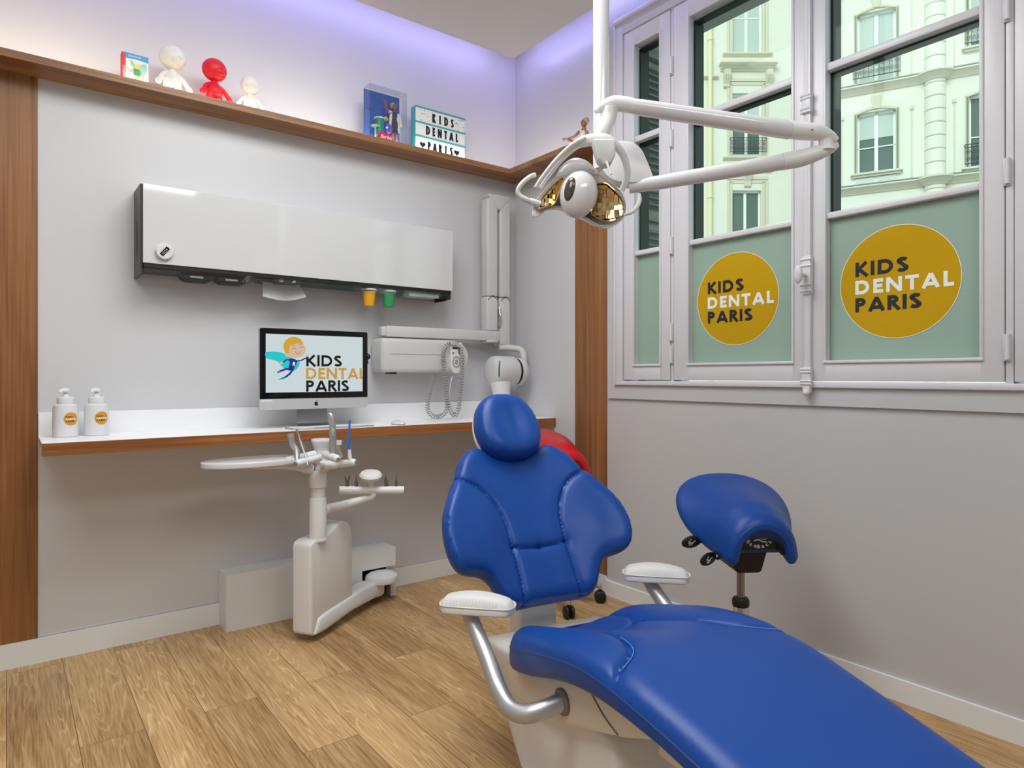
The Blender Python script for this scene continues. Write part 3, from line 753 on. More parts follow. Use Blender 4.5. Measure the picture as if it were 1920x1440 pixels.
def slot_unit(x, label):
    t = thing('box_dispenser', label, 'dispenser', (x, 3.15, 1.60), group=None)
    q = prism([(-.075, .0), (.075, 0), (.062, -.018), (.045, -.030), (-.045, -.030), (-.062, -.018)], lambda u, v, d: V((x+u, 3.125+d, 1.598+v)), 0, .09, .002)
    obj('tray', q, BLACK, t, smooth=False)
    obj('slot', prism([(x-.035, 3.135), (x+.015, 3.135), (x+.035, 3.145), (x-.015, 3.145)], lambda u, v, d: V((u, v-.012, 1.583+d)), -.004, .004), SILVER, t, smooth=False)
slot_unit(.668, 'black tissue slot under the cabinet, nearer the timer'); slot_unit(.812, 'black tissue slot under the cabinet, nearer the hanging tissue')
t = thing('tissue_holder', 'dark rounded holder with pale pictograms above the hanging tissue', 'dispenser', (1.05, 3.112, 1.60))
q = prism([(-.07, 0), (.07, 0), (.066, -.014), (.052, -.026), (-.048, -.028), (-.062, -.016)], lambda u, v, d: V((1.05+u, 3.108+d, 1.612+v)), 0, .05, .0015)
obj('shell', q, mat('anthracite_plastic', (40, 42, 46), .4), t, smooth=False)
fn = frame((1.05, 3.107, 1.598), (1, 0, 0), (0, 0, 1)); q = new()
add_ribbon(q, [(-.038, .004), (-.036, -.004), (-.028, -.006), (-.022, -.002), (-.024, .004)], .0022, fn, 0, .0006); add_ribbon(q, [(-.034, .002), (-.026, .003)], .0018, fn, 0, .0006)
add_ribbon(q, [(.022, -.006), (.030, .002), (.036, .004)], .005, fn, 0, .0006); add_ribbon(q, [(.026, .005), (.036, -.004)], .004, fn, 0, .0006)
obj('pictograms', q, XRAY, t, smooth=False)
# hanging tissue
q = new(); rows = []
for j in range(7):
    v = j/6; row = []
    for i in range(13):
        u = i/12; w = .17+.035*v; x = 1.045+.01*v+(u-.5)*w; z = 1.605-.075*v-(.018*math.sin(PI*u)*v)+.012*(u-.5)*v
        y = 3.195-.035*v+.006*math.sin(u*9+v*3)*v
        row.append(q.verts.new((x, y, z)))
    rows.append(row)
for A, B in zip(rows, rows[1:]):
    for i in range(12): q.faces.new((A[i], A[i+1], B[i+1], B[i]))
bmesh.ops.solidify(q, geom=q.faces[:], thickness=.0012)
tag(obj('tissue', q, mat('white_tissue', (238, 238, 240), .9), origin=(1.045, 3.14, 1.6)), 'white paper tissue hanging out below the cabinet', 'tissue')
def cup(x, m, label, z=1.512):
    t = thing('plastic_cup', label, 'cup', (x, 3.14, z), group='plastic cups in the cup tubes')
    obj('cup_wall', lathe([(0, 0), (.024, 0), (.0255, .004), (.0325, .068), (.0335, .068), (.0335, .073), (.031, .073), (.024, .006), (0, .005)], (x, 3.14, z), n=32), m, t)
cup(1.478, YEL, 'yellow plastic cup sticking down below the cabinet'); cup(1.588, GRN, 'green plastic cup sticking down below the cabinet', 1.514)
for x, lb in ((1.478, 'clear tube holding the yellow cup'), (1.588, 'clear tube holding the green cup')):
    q = new(); add_tube(q, [(x, 3.14, 1.590), (x, 3.14, 1.599)], .039, 28); tag(obj('cup_ring', q, XRAY, origin=(x, 3.14, 1.59)), lb.replace('clear tube', 'pale ring'), 'cup holder')
t = thing('glove_box', 'pale cardboard glove box at the right end of the cabinet underside', 'box', (1.79, 3.16, 1.58)); 
obj('carton', box((1.70, 3.118, 1.578), (1.88, 3.20, 1.598), bevel=.001), mat('printed_carton', (176, 182, 178), .7, noise=.25, nscale=60), t, smooth=False)

# ------------------------------------------------------------------ computer
mc = thing('desktop_computer', 'all-in-one computer with black bezel, silver chin and stand, showing a logo', 'computer', (1.166, 3.12, .912))
X0, X1, Z0, Z1, YS = .905, 1.427, .998, 1.370, 3.05
def rrect(x0, x1, z0, z1, r, n=6):
    o = []
    for cx, cz, a0 in ((x1-r, z1-r, 0), (x0+r, z1-r, 90), (x0+r, z0+r, 180), (x1-r, z0+r, 270)):
        for k in range(n+1):
            a = math.radians(a0+90*k/n); o.append((cx+r*math.cos(a), cz+r*math.sin(a)))
    return o
scf = frame((0, YS, 0), (1, 0, 0), (0, 0, 1))   # d towards the viewer (-y)
obj('housing', prism(rrect(X0, X1, Z0, Z1, .010), scf, -.024, -.002, .001), ALU, mc)
q = new(); add_ball(q, (1.166, YS+.040, 1.19), .22, .034, .155); obj('back_bulge', q, ALU, mc)
ZB = 1.048
bz = obj('bezel', prism([p for p in rrect(X0, X1, ZB-.02, Z1, .010) if p[1] > ZB-.001] + [(X0, ZB), (X1, ZB)], scf, -.003, 0), BLACKG, mc, smooth=False, label='black glass bezel')
chin = [(X0, ZB), (X1, ZB)] + [(X1-.010+.010*math.cos(math.radians(-90*k/6)), Z0+.010+.010*math.sin(math.radians(-90*k/6))) for k in range(7)] + [(X0+.010-.010*math.sin(math.radians(90*k/6)), Z0+.010-.010*math.cos(math.radians(90*k/6))) for k in range(7)]
ch = obj('chin', prism(chin, scf, -.003, -.0005), mat('chin_aluminium', (206, 209, 211), .4, metal=.35), mc, smooth=False, label='silver aluminium chin')
SX0, SX1, SZ0, SZ1 = .931, 1.401, 1.077, 1.344
scr = obj('screen', prism([(SX0, SZ0), (SX1, SZ0), (SX1, SZ1), (SX0, SZ1)], scf, -.001, .0004), mat('lit_screen', (30, 32, 34), .25, emit=(218, 232, 234), estr=.80), mc, smooth=False, label='lit screen with the clinic logo')
def art(name, strokes, m, parent, fn, lift=0, clip=None):
    q = new()
    for s in strokes:
        if s[0] == 'poly': add_prism(q, [(p[0], p[1]) for p in s[1]], fn, .0004+lift, .0007+lift)
        elif s[0] == 'oval':
            _, cx, cy, rx_, ry_, a = s; a = math.radians(a)
            add_prism(q, [(cx+rx_*math.cos(t)*math.cos(a)-ry_*math.sin(t)*math.sin(a), cy+rx_*math.cos(t)*math.sin(a)+ry_*math.sin(t)*math.cos(a)) for t in [2*PI*k/36 for k in range(36)]], fn, .0004+lift, .0007+lift)
        elif s[0] == 'line': add_ribbon(q, s[1], s[2], fn, .0004+lift, .0007+lift)
    return obj(name, q, m, parent, smooth=False)
def emis(name, c): return mat(name, (6, 6, 6), .5, emit=c, estr=.85)
def sp(px, py):   # picture of the screen: 0..100 across, 0..58 down
    return (SX0+(SX1-SX0)*px/100, SZ1-(SZ1-SZ0)*py/58)
q = new(); kx = SX0+.184; add_word(q, 'KIDS', scf, kx, 1.198, .0535, .21, .06, fit=.178); add_word(q, 'PARIS', scf, kx, 1.0785, .0535, .21, .05, fit=.214)
q.transform(Matrix.Translation((0, -.0006, 0))); obj('dark_lettering', q, mat('screen_black', (6, 8, 10), .3), scr, smooth=False)
q = new(); add_word(q, 'DENTAL', scf, kx, 1.138, .0535, .21, .09, clip=SX1-.0005, fit=.300)
q.transform(Matrix.Translation((0, -.0006, 0))); obj('gold_lettering', q, emis('screen_gold', (206, 160, 62)), scr, smooth=False)
# caped figure of the logo (screen units)
def S(*pts): return [sp(*p) for p in pts]
art('cape', [('poly', spline2(S((0, 18.5), (7, 17.5), (14, 18), (20, 20.5), (26, 24), (32, 27), (32.5, 31), (29, 35.5), (24, 37), (17, 33.5), (12, 28), (8, 26), (3, 25), (0, 23)), 5))], emis('screen_turquoise', (24, 206, 214)), scr, scf, 0)
art('suit', [('poly', spline2(S((23, 24), (29, 25), (30, 28), (28, 33), (26, 36), (22, 34.5), (23, 29)), 4)), ('line', S((24, 25.5), (19.5, 25.5), (16.5, 28)), .006), ('line', S((29, 26.5), (34, 26), (40, 23)), .006), ('line', S((24, 35), (20, 34.5), (13, 37)), .009), ('line', S((26, 35.5), (23, 39.5), (18.5, 43)), .009)], emis('screen_navy', (30, 34, 128)), scr, scf, .0004)
art('skin', [('poly', spline2(S((19, 21.5), (18.5, 15), (21, 9), (28, 5), (35, 7), (38.6, 13), (38.5, 18), (35, 21.5), (28, 23.5), (22, 22.5)), 5)), ('oval', *sp(14.8, 28.6), .008, .005, 40), ('oval', *sp(41, 21.2), .006, .006, 0)], emis('screen_skin', (222, 192, 166)), scr, scf, .0008)
art('hair', [('poly', spline2(S((21.5, 19.5), (18, 17), (17, 11), (19.5, 5.5), (26, 2.2), (33, 4), (36.5, 9), (35.5, 9.5), (31, 8.5), (27, 10.2), (23.5, 10.5), (22.5, 15)), 5))], emis('screen_hair', (222, 170, 40)), scr, scf, .0012)
art('face_lines', [('line', S((25.6, 14.6), (27.2, 13.2), (29, 14)), .0014), ('line', S((33.2, 13), (34.8, 11.9), (36.4, 12.6)), .0014), ('line', S((28, 16.8), (30, 19.2), (33, 18.6), (34, 16.2)), .0016), ('line', S((25, 11.6), (27, 10.8)), .0012), ('line', S((32.5, 9.7), (34.5, 9.6)), .0012)], mat('screen_line', (20, 14, 12), .3), scr, scf, .0016)
art('tooth_badge', [('poly', S((26, 28), (27, 27.2), (28.4, 28), (28, 31.5), (27.4, 31.5), (27, 29.8), (26.5, 31.5), (25.9, 31.5)))], emis('screen_white', (240, 244, 246)), scr, scf, .0012)
art('shoes', [('poly', S((10, 37.6), (13.5, 36), (14.2, 38), (11.5, 38.8))), ('poly', S((13, 44.6), (18, 41.8), (19.5, 43.4), (17, 44.6), (11, 45.6)))], emis('screen_teal', (20, 150, 160)), scr, scf, .0012)
# fruit mark on the chin
cx, cz = 1.166, 1.022
left = [(0, .0085), (-.0035, .0098), (-.0085, .0085), (-.0105, .002), (-.0085, -.007), (-.0045, -.0115), (-.0015, -.0105), (0, -.0102), (.0015, -.0105), (.0045, -.0115), (.0085, -.007), (.0098, -.0035), (.0070, .0), (.0068, .0045), (.0092, .0075), (.006, .0096), (.0035, .0098)]
q = new(); add_prism(q, [(cx+a*.9, cz+b*.9) for a, b in spline2(left, 4)], scf, -.0005, .0002); add_prism(q, [(cx, cz+.0105), (cx+.001, cz+.0145), (cx+.0042, cz+.0165), (cx+.0035, cz+.0125)], scf, -.0005, .0002)
obj('logo_mark', q, BLACK, ch, smooth=False)
obj('asset_label', prism([(X0+.006, 1.036), (X0+.055, 1.036), (X0+.055, 1.045), (X0+.006, 1.045)], scf, -.0005, .0001), WHITE, ch, smooth=False)
st = smooth_path([(0, 3.095, 1.12), (0, 3.105, 1.02), (0, 3.100, .945), (0, 3.075, .918), (0, 3.0, .9145), (0, 2.975, .9145)], 6)
q = new(); rr = []
for p in st:
    w = .075 if p.z > .93 else .08
    rr.append([q.verts.new((1.166-.0+s*w+.0, p.y, p.z)) for s in (-1, 1)])
for A, B in zip(rr, rr[1:]): q.faces.new((A[0], A[1], B[1], B[0]))
bmesh.ops.solidify(q, geom=q.faces[:], thickness=.004); obj('stand', q, ALU, mc)
obj('side_camera', lathe([(0, 0), (.016, 0), (.018, .006), (.012, .016), (0, .018)], (1.445, 3.10, 1.25), (.6, -.8, 0), 20), BLACKG, mc, label='small black round camera clipped to the side')
q = new(); add_tube(q, [(1.420, 3.085, 1.25), (1.445, 3.10, 1.235), (1.450, 3.10, 1.215)], .006, 8); obj('camera_clip', q, BLACK, mc)
# keyboard and mouse
kb = thing('keyboard', 'slim white computer keyboard lying in front of the computer', 'keyboard', (1.2, 2.95, .912))
obj('base', box((1.005, 2.905, .912), (1.395, 3.015, .918), bevel=.002), ALU, kb)
for r in range(5):
    n = 17
    for k in range(n):
        if r == 0 and 4 <= k <= 7: continue
        w = (1.385-1.015)/n; x = 1.015+k*w; y = 2.912+r*.0205
        if len(kb.children) > 96: break
        obj('key', box((x, y, .918), (x+w-.003, y+.0175, .9205), bevel=.0006, seg=1), WHITE, kb, smooth=False)
ms = thing('mouse', 'flat white computer mouse on the desk right of the keyboard', 'mouse', (1.545, 2.95, .912), math.radians(12))
q = new(); add_ball(q, (1.545, 2.95, .914), .029, .056, .020, n=28)
bmesh.ops.bisect_plane(q, geom=q.verts[:]+q.edges[:]+q.faces[:], plane_co=(0, 0, .915), plane_no=(0, 0, -1), clear_outer=True); bmesh.ops.holes_fill(q, edges=q.edges[:])
obj('shell', q, WHITE_G, ms); obj('underside', prism([(1.545+.027*math.cos(2*PI*k/28), 2.95+.053*math.sin(2*PI*k/28)) for k in range(28)], lambda u, v, d: V((u, v, d)), .9122, .9156), DARK, ms)

# ------------------------------------------------------------------ soap bottles
def bottle(x, y, label):
    t = thing('soap_bottle', label, 'bottle', (x, y, .912), math.atan2(-x, y)*0+math.radians(-5), 'white pump bottles on the desk')
    q = lathe([(0, 0), (.040, 0), (.044, .004), (.0445, .05), (.043, .11), (.040, .124), (.034, .129), (.028, .130)], (x, y, .912), n=40)
    body = obj('body', q, WHITE_G, t)
    obj('collar', lathe([(.0285, 0), (.0295, .002), (.0295, .026), (.027, .028), (.011, .029), (.009, .040), (0, .040)], (x, y, 1.040), n=32), WHITE, t)
    q = new(); add_tube(q, [(x, y, 1.078), (x, y, 1.090)], .0065, 14); obj('pump_stem', q, SILVER, t)
    q = new(); add_tube(q, [(x+.010, y+.004, 1.092), (x, y, 1.095), (x-.016, y-.012, 1.094), (x-.020, y-.016, 1.086)], [.008, .0105, .007, .005], 12, smooth=3)
    obj('pump_head', q, WHITE, t)
    # curved round label facing the room
    a0 = math.atan2(-y, -x)+.42; R = .0452; rad = .0255
    cyl = lambda u, v, d=0: V((x+(R+d)*math.cos(a0+u/R), y+(R+d)*math.sin(a0+u/R), .912+.072+v))
    q = new(); c = q.verts.new(cyl(0, 0, 0)); n = 40; rings = []
    for rr in (.25, .5, .75, 1): rings.append([q.verts.new(cyl(rad*rr*math.cos(2*PI*k/n), rad*rr*math.sin(2*PI*k/n), 0)) for k in range(n)])
    for k in range(n): q.faces.new((c, rings[0][k], rings[0][(k+1) % n]))
    for A, B in zip(rings, rings[1:]):
        for k in range(n): q.faces.new((A[k], A[(k+1) % n], B[(k+1) % n], B[k]))
    lb = obj('round_label', q, mat('yellow_label', (206, 146, 22), .5), body, label='round mustard yellow label')
    s = .0255/.203; H = .056*s
    q = new(); add_word(q, 'KIDS', cyl, -.148*s, .033*s, H, .22, .14, d=.0003, fit=.187*s); add_word(q, 'PARIS', cyl, -.148*s, -.100*s, H, .22, .13, d=.0003, fit=.229*s); obj('dark_lettering', q, INK, lb, smooth=False)
    q = new(); add_word(q, 'DENTAL', cyl, -.148*s, -.034*s, H, .24, .19, d=.0003, fit=.328*s); obj('white_lettering', q, INKW, lb, smooth=False)
pb = PY(123, 800, 3.15); bottle(pb.x, 3.15, 'white pump bottle at the left end of the desk, nearest the wood pillar')
pb = PY(181, 800, 3.15); bottle(pb.x, 3.15, 'white pump bottle standing to the right of the other pump bottle')

# ------------------------------------------------------------------ dental chair
crz = math.radians(-10.4)
ch_ = thing('dental_chair', 'royal blue leather dental chair with white armrests and wide winged back', 'dental chair', (1.343, 1.617, 0), crz)
MC = WM[ch_.name]
L = lambda x, y, z: MC @ V((x, y, z))
ys_ = [-1.60, -1.45, -1.30, -1.195, -1.04, -.89, -.82, -.708, -.643, -.56, -.47, -.235, -.1]
zs_ = [.400, .430, .462, .487, .520, .548, .560, .572, .567, .556, .531, .463, .445]
crest = lambda y: float(np.interp(y, ys_, zs_))
def crs(y):      # smoothed crest
    return (crest(y-.06)+crest(y-.03)+crest(y)+crest(y+.03)+crest(y+.06))/5
def seat_warp(x, y, h):
    t = .068 if y > -.4 else max(.036, .068-(-.4-y)*.065)
    z = crs(y)-.036 + (h if h > 0 else h*t/.068)
    return L(x, y, z)
half = [(0, -.185), (.10, -.19), (.17, -.205), (.225, -.25), (.25, -.31), (.258, -.42), (.262, -.55), (.262, -.70), (.256, -.82), (.246, -.95), (.238, -1.10), (.230, -1.25), (.215, -1.40), (.16, -1.50), (.08, -1.53)]
ol = half + [(0, -1.535)] + [(-x, y) for x, y in half[:0:-1]]
sl = [[(.105, -.16), (.118, -.28), (.092, -.385)], [(.092, -.385), (.03, -.41), (0, -.413)], [(.092, -.385), (.10, -.48), (.118, -.58), (.145, -.66), (.175, -.70), (.225, -.735), (.275, -.79)]]
seams = sl + [[(-x, y) for x, y in s] for s in sl]
def seat_extra(x, y):
    c = 1/(1+np.exp(-(y+.60)/.05))
    dip = -.028*np.exp(-(x/.10)**2)*c
    pad = .012*np.exp(-((np.abs(x)-.19)/.055)**2)*c
    return dip+pad
bm, o_ = padded(spline2(ol, 5), seat_warp, .055, .030, .068, seams, .010, .0065, .0085, .008, seat_extra)
seat = obj('seat_cushion', bm, BLUE, ch_)
obj('piping', piping(o_, seat_warp, .0028, -.004), BLUEP, seat)
# stitched second seam line beside the pads
q = new()
for s in seams[2::3]:
    sgn = 1 if s[0][0] > 0 else -1
    pts = [(x+sgn*.0, y-.012) for x, y in s]
    add_tube(q, [seat_warp(x, y, .0305+float(seat_extra(np.array([x]), np.array([y]))[0])) for x, y in spline2(pts[2:-1], 8, False)], .0012, 6)
obj('stitching', q, mat('pale_blue_thread', (86, 130, 205), .6), seat)
# backrest
rho = math.radians(34); k_ = .8
bup = V((0, math.sin(rho), math.cos(rho))); bn = V((0, -math.cos(rho), math.sin(rho)))
def back_warp(s, t, h):
    p = V((0, 0, .635)) + V((s, 0, 0)) + bup*t + bn*(k_*s*s + h - .030)
    return MC @ p
bh = [(0, .305), (.05, .315), (.10, .334), (.144, .338), (.178, .316), (.205, .283), (.224, .243), (.255, .195), (.285, .145), (.309, .095), (.321, .05), (.325, .008), (.321, -.030), (.309, -.060), (.288, -.078), (.26, -.083), (.232, -.086), (.208, -.096), (.192, -.113), (.180, -.137), (.165, -.165), (.145, -.184), (.115, -.192), (.06, -.189)]
bo = spline2(bh + [(0, -.188)] + [(-s, t) for s, t in bh[:0:-1]], 4)
sb = [[(.245, .232), (.217, .209), (.178, .192), (.147, .165), (.126, .135), (.109, .096), (.100, .055), (.098, .018), (.097, -.020), (.096, -.07), (.097, -.13), (.102, -.20)], [(.097, -.018), (.05, -.022), (0, -.023)]]
bseams = sb + [[(-s, t) for s, t in q_] for q_ in sb]
def bextra(s, t):
    return .010*np.exp(-((np.abs(s)-.19)/.06)**2-((t-.03)/.12)**2)
bm, o_ = padded(bo, back_warp, .045, .026, .045, bseams, .009, .006, .0075, .006, bextra)
bk = obj('backrest', bm, BLUE, ch_)
obj('piping', piping(o_, back_warp, .0026, -.010), BLUEP, bk)
def shell(outline, warp, h0, h1, sc, c0=(0, 0)):
    ol_ = [(c0[0]+(a-c0[0])*sc, c0[1]+(b-c0[1])*sc) for a, b in outline]
    return padded(ol_, lambda s, t, h: warp(s, t, h0+(h if h < 0 else 0)), .01, .001, h1, step=.012)[0]
obj('back_shell', shell(bo, back_warp, -.040, .02, .93, (0, .03)), WHITE, ch_)
# headrest
def head_warp(s, t, h):
    p = V((0, 0, .635)) + V((s-.008, 0, 0)) + bup*t + bn*(h+.034)
    return MC @ p
hh_ = [(0, .523), (.03, .520), (.058, .510), (.085, .487), (.104, .450), (.114, .405), (.113, .362), (.101, .325), (.078, .299), (.042, .284)]
ho = spline2(hh_ + [(0, .281)] + [(-s, t) for s, t in hh_[:0:-1]], 5)
bm, o_ = padded(ho, head_warp, .05, .030, .055, (), step=.007, crown=.006, extra=lambda s, t: -.016*np.exp(-((s-.01)/.045)**2-((t-.41)/.085)**2))
hd = obj('headrest', bm, BLUE, ch_); obj('piping', piping(o_, head_warp, .0022, -.012), BLUEP, hd)
obj('headrest_shell', shell(ho, head_warp, -.05, .02, .955, (0, .4)), WHITE, ch_)
bm = new(); add_tube(bm, [MC @ (V((0, 0, .635))+bup*.42+bn*-.035), MC @ (V((0, 0, .635))+bup*.2+bn*-.06)], .022, 16); obj('headrest_stem', bm, ALU, ch_)
# white post between seat and back
bm = new()
for a, b in (((-.062, .0), (.074, .055)),):
    t = prism([(a[1]-.04, .27), (a[1]-.035, .38), (a[1]-.025, .50), (a[1]+.01, .60), (a[1]+.08, .75), (a[1]+.13, .72), (a[1]+.07, .58), (a[1]+.045, .46), (a[1]+.04, .27)], lambda u, v, d: L(d, u+.045, v), a[0], b[0], .008); merge(bm, t)
obj('back_post', bm, WHITE, ch_)
# underside shell
pr = [(-.005, .27), (.0, .34), (-.03, .372), (-.12, .378), (-.30, .39), (-.45, .436), (-.65, .490), (-.86, .503), (-.97, .480), (-.92, .462), (-.86, .452), (-.80, .436), (-.72, .400), (-.60, .357), (-.47, .312), (-.33, .283), (-.15, .262)]
bm = prism(pr, lambda u, v, d: L(d, u, v), -.205, .205, .022)
us = obj('seat_shell', bm, CREAM, ch_)
# panel line of the shell
bm = tube([L(-.2065, *p) for p in [(-.585, .466), (-.615, .442), (-.655, .418), (-.705, .402)]], .0016, 6, smooth=5); obj('panel_joint', bm, mat('joint_shadow_gap', (120, 114, 106), .8), us)
# base
bm = new()
add_prism(bm, [(-.035, .30), (-.05, .2), (-.13, .10), (-.19, .04), (-.20, 0), (-1.05, 0), (-1.05, .055), (-.90, .10), (-.70, .19), (-.62, .33), (-.40, .36), (-.10, .36)], lambda u, v, d: L(d, u, v), -.165, .165, .03)
obj('base', bm, WHITE, ch_)
obj('foot_plate', box((-.24, -1.12, .0), (.24, -.16, .025), MC, .01), WHITE, ch_)
bm = new(); add_box(bm, (-.13, -.87, .36), (.13, -.74, .445), MC, .004); obj('lift_bracket', bm, CREAM, ch_)
bm = new(); add_box(bm, (-.16, -1.15, .395), (-.10, -.88, .455), MC, .003); obj('leg_rail', bm, CREAM, ch_)
bm = tube([L(-.162, -.99, .43), L(-.158, -.99, .43)], .009, 16); obj('rail_hole', bm, BLACK, ch_)
# armrests
for s in (-1, 1):
    mx_ = lambda x, y, z, s=s: L(s*x, y, z)
    t_ = [mx_(.31, -.160, .512), mx_(.31, -.178, .489), mx_(.31, -.286, .418), mx_(.311, -.352, .371), mx_(.309, -.405, .350), mx_(.292, -.445, .348), mx_(.262, -.468, .358), mx_(.20, -.485, .376)]
    ar = obj('armrest', tube(t_, [.021, .021, .0215, .022, .022, .022, .022, .022], 20, smooth=5), SILVER, ch_, label='satin silver armrest tube')
    pm = [(-.038, -.11), (-.028, -.135), (.0, -.145), (.028, -.135), (.038, -.11), (.042, 0), (.040, .10), (.028, .128), (0, .135), (-.028, .128), (-.040, .10), (-.042, 0)]
    pax, pay = (.785, -.62)
    pw = lambda a, b, h, s=s: L(s*.31+(.010 if s < 0 else 0)-b*.785*.74+a*.62, -.19+b*.62*.74+a*.785, .537+h)
    bm, o_ = padded(spline2(pm, 4), pw, .030, .026, .004, step=.007, crown=.003, extra=lambda x, y: -.9*(y*y))
    obj('arm_pad', bm, PADW, ar, label='pale grey soft pad')
    bm, o_ = padded([(a*.97, b*.97) for a, b in spline2(pm, 4)], lambda a, b, h, pw=pw: pw(a, b, (h if h < 0 else 0)-.004), .02, .001, .022, step=.009, low_r=.018)
    obj('pad_shell', bm, WHITE, ar)
    if s < 0:
        bm = lathe([(.024, -.004), (.031, -.002), (.031, .008), (.026, .012)], L(-.203, -.484, .3755), -(L(1, 0, 0)-L(0, 0, 0)), 28); obj('tube_collar', bm, mat('grey_collar', (120, 118, 114), .6), ar)

# ------------------------------------------------------------------ saddle stools
def make_stool(loc, rz, label, leather, dz=0, spin=0):
    t = thing('saddle_stool', label, 'stool', loc, rz)
    M = WM[t.name]; Q = lambda x, y, z: M @ V((x, y, z+dz))
    def wp(s, p, h):
        a = np.clip((p+.20)/.39, 0, 1); a = a*a*(3-2*a)
        kap = 1.7+(10.0-1.7)*a**1.25; th = min(abs(s)*kap, 1.38); rest = max(0, abs(s)-1.38/kap); sg = 1 if s >= 0 else -1
        x = math.sin(th)/kap+rest*math.cos(th); z = -(1-math.cos(th))/kap-rest*math.sin(th)
        z0 = .728-.15*p + .9*max(0, -p-.05)**2 - .25*max(0, p-.10)
        n = (sg*math.sin(th), math.cos(th))
        return Q(sg*x+n[0]*h, -p, z0+z+n[1]*h)
    sh_ = [(0, -.200), (.07, -.197), (.135, -.180), (.185, -.140), (.214, -.075), (.226, .0), (.224, .07), (.210, .13), (.196, .165), (.182, .182), (.15, .186), (.08, .187)]
    so = spline2(sh_ + [(0, .187)] + [(-a, b) for a, b in sh_[:0:-1]], 5)
    bm, o_ = padded(so, wp, .030, .016, .026, step=.009, crown=.006)
    st_ = obj('seat', bm, leather, t); obj('piping', piping(o_, wp, .0022, -.003), leather, st_)
    bm, _ = padded([(a*.90, b*.92-.004) for a, b in so], lambda s, p, h: wp(s, p, h-.027), .01, .001, .012, step=.014)
    us_ = obj('seat_pan', bm, BLACK, t)
    bm = new()
    add_prism(bm, [(-.06, .64), (-.080, .60), (-.06, .545), (-.045, .492), (-.035, .486), (.035, .486), (.045, .492), (.06, .545), (.080, .60), (.06, .64)], lambda u, v, d: Q(u, d, v), -.07, .09, .008)
    add_prism(bm, [(-.074, .575), (-.055, .585), (.055, .585), (.074, .575), (.070, .620), (.05, .648), (.0, .664), (-.05, .648), (-.070, .620)], lambda u, v, d: Q(u, d, v), -.150, -.05, .004)
    mech = obj('tilt_mechanism', bm, BLACK, t)
    fn = frame(Q(0, -.1505, .600), Q(1, 0, 0)-Q(0, 0, 0), V((0, 0, 1)))
    bm = new(); n = 7
    for i, chh in enumerate('Bambach'):
        a = -PI/2+(i-3)*.26; c = (.052*math.cos(a), .050+.052*math.sin(a))
        f2 = frame(fn(c[0], c[1]), fn(math.cos(a+PI/2), math.sin(a+PI/2))-fn(0, 0), fn(math.cos(a+PI), math.sin(a+PI))-fn(0, 0))
        add_text(bm, chh, f2, -.006, -.006, .013, .0006, .0004)
    add_ribbon(bm, [(-.03, .026), (-.015, .032), (.0, .025), (.018, .022), (.03, .026)], .005, fn, 0, .0006); add_ribbon(bm, [(-.018, .016), (-.004, .020), (.008, .014), (.024, .012)], .004, fn, 0, .0006)
    obj('maker_mark', bm, XRAY, mech, smooth=False)
    for i, (bx, by, bz) in enumerate(((-.185, -.03, .585), (-.155, -.11, .548))):
        bm = new(); add_tube(bm, [Q(-.03, -.0-.05*i, .60-.03*i), Q(bx+.03, by, bz)], .005, 10)
        lv = obj('lever', bm, BLACK, mech)
        e = (Q(bx, by, bz)-Q(-.03, -.05*i, .60-.03*i)).normalized(); nn = (e.cross(V((0, 0, 1)))).normalized(); uu = nn.cross(e)
        if nn.dot(EYE-Q(bx, by, bz)) < 0: nn = -nn; 
        uu = nn.cross(e)
        Mx = Matrix((e, uu, nn)).transposed()
        bm = ball(Q(bx, by, bz), .037, .021, .007, Mx); pd = obj('lever_paddle', bm, BLACK, lv)
        g = frame(Q(bx, by, bz)+nn*.0072, -e if (-e).dot(RGT) > 0 else e, V((0, 0, 1)) if True else uu)
        bm = new(); add_ribbon(bm, [(-.014, .005), (-.012, -.008), (-.002, -.008), (.002, .0), (.012, .004)], .0022, g, 0, .0006); add_ribbon(bm, [(-.010, .006), (-.008, -.002), (.0, -.002)], .003, g, 0, .0006); add_ribbon(bm, [(-.010, .010), (-.004, .010)], .003, g, 0, .0006)
        obj('pictogram', bm, XRAY, pd, smooth=False)
    bm = tube([Q(0, 0, .27), Q(0, 0, .50)], .0135, 24); obj('gas_lift', bm, STEEL, t)
    obj('lift_collar', lathe([(.027, .335-.335), (.029, .004), (.029, .022), (.024, .030), (.014, .032)], Q(0, 0, .352), n=28), BLACK, t)
    M0 = M
    bm = new(); add_lathe(bm, [(.0265, .13), (.0265, .353+dz)], M0 @ V((0, 0, 0)), n=28); obj('outer_column', bm, CHROME, t)
    for k in range(5):
        a = 2*PI*k/5+spin; c, s_ = math.cos(a), math.sin(a)
        bm = new(); add_tube(bm, [M0 @ V((c*.02, s_*.02, .125)), M0 @ V((c*.12, s_*.12, .112)), M0 @ V((c*.235, s_*.235, .088)), M0 @ V((c*.245, s_*.245, .070))], [.022, .019, .014, .011], 12, smooth=3)
        lg = obj('leg', bm, CHROME, t)
        bm = new()
        for q_ in (-1, 1):
            ctr = M0 @ V((c*.245-s_*q_*.014, s_*.245+c*q_*.014, .030)); ax = (M0.to_3x3() @ V((-s_, c, 0)))
            add_lathe(bm, [(0, -.010), (.024, -.010), (.0295, -.006), (.0295, .006), (.024, .010), (0, .010)], ctr, ax, 24)
        add_tube(bm, [M0 @ V((c*.245, s_*.245, .030)), M0 @ V((c*.245, s_*.245, .072))], .009, 12)
        obj('caster', bm, BLACK, lg)
    return t
make_stool((2.03, 1.345, 0), math.radians(-34), 'blue leather saddle stool with two black levers beside the window wall', BLUE, 0, .5)
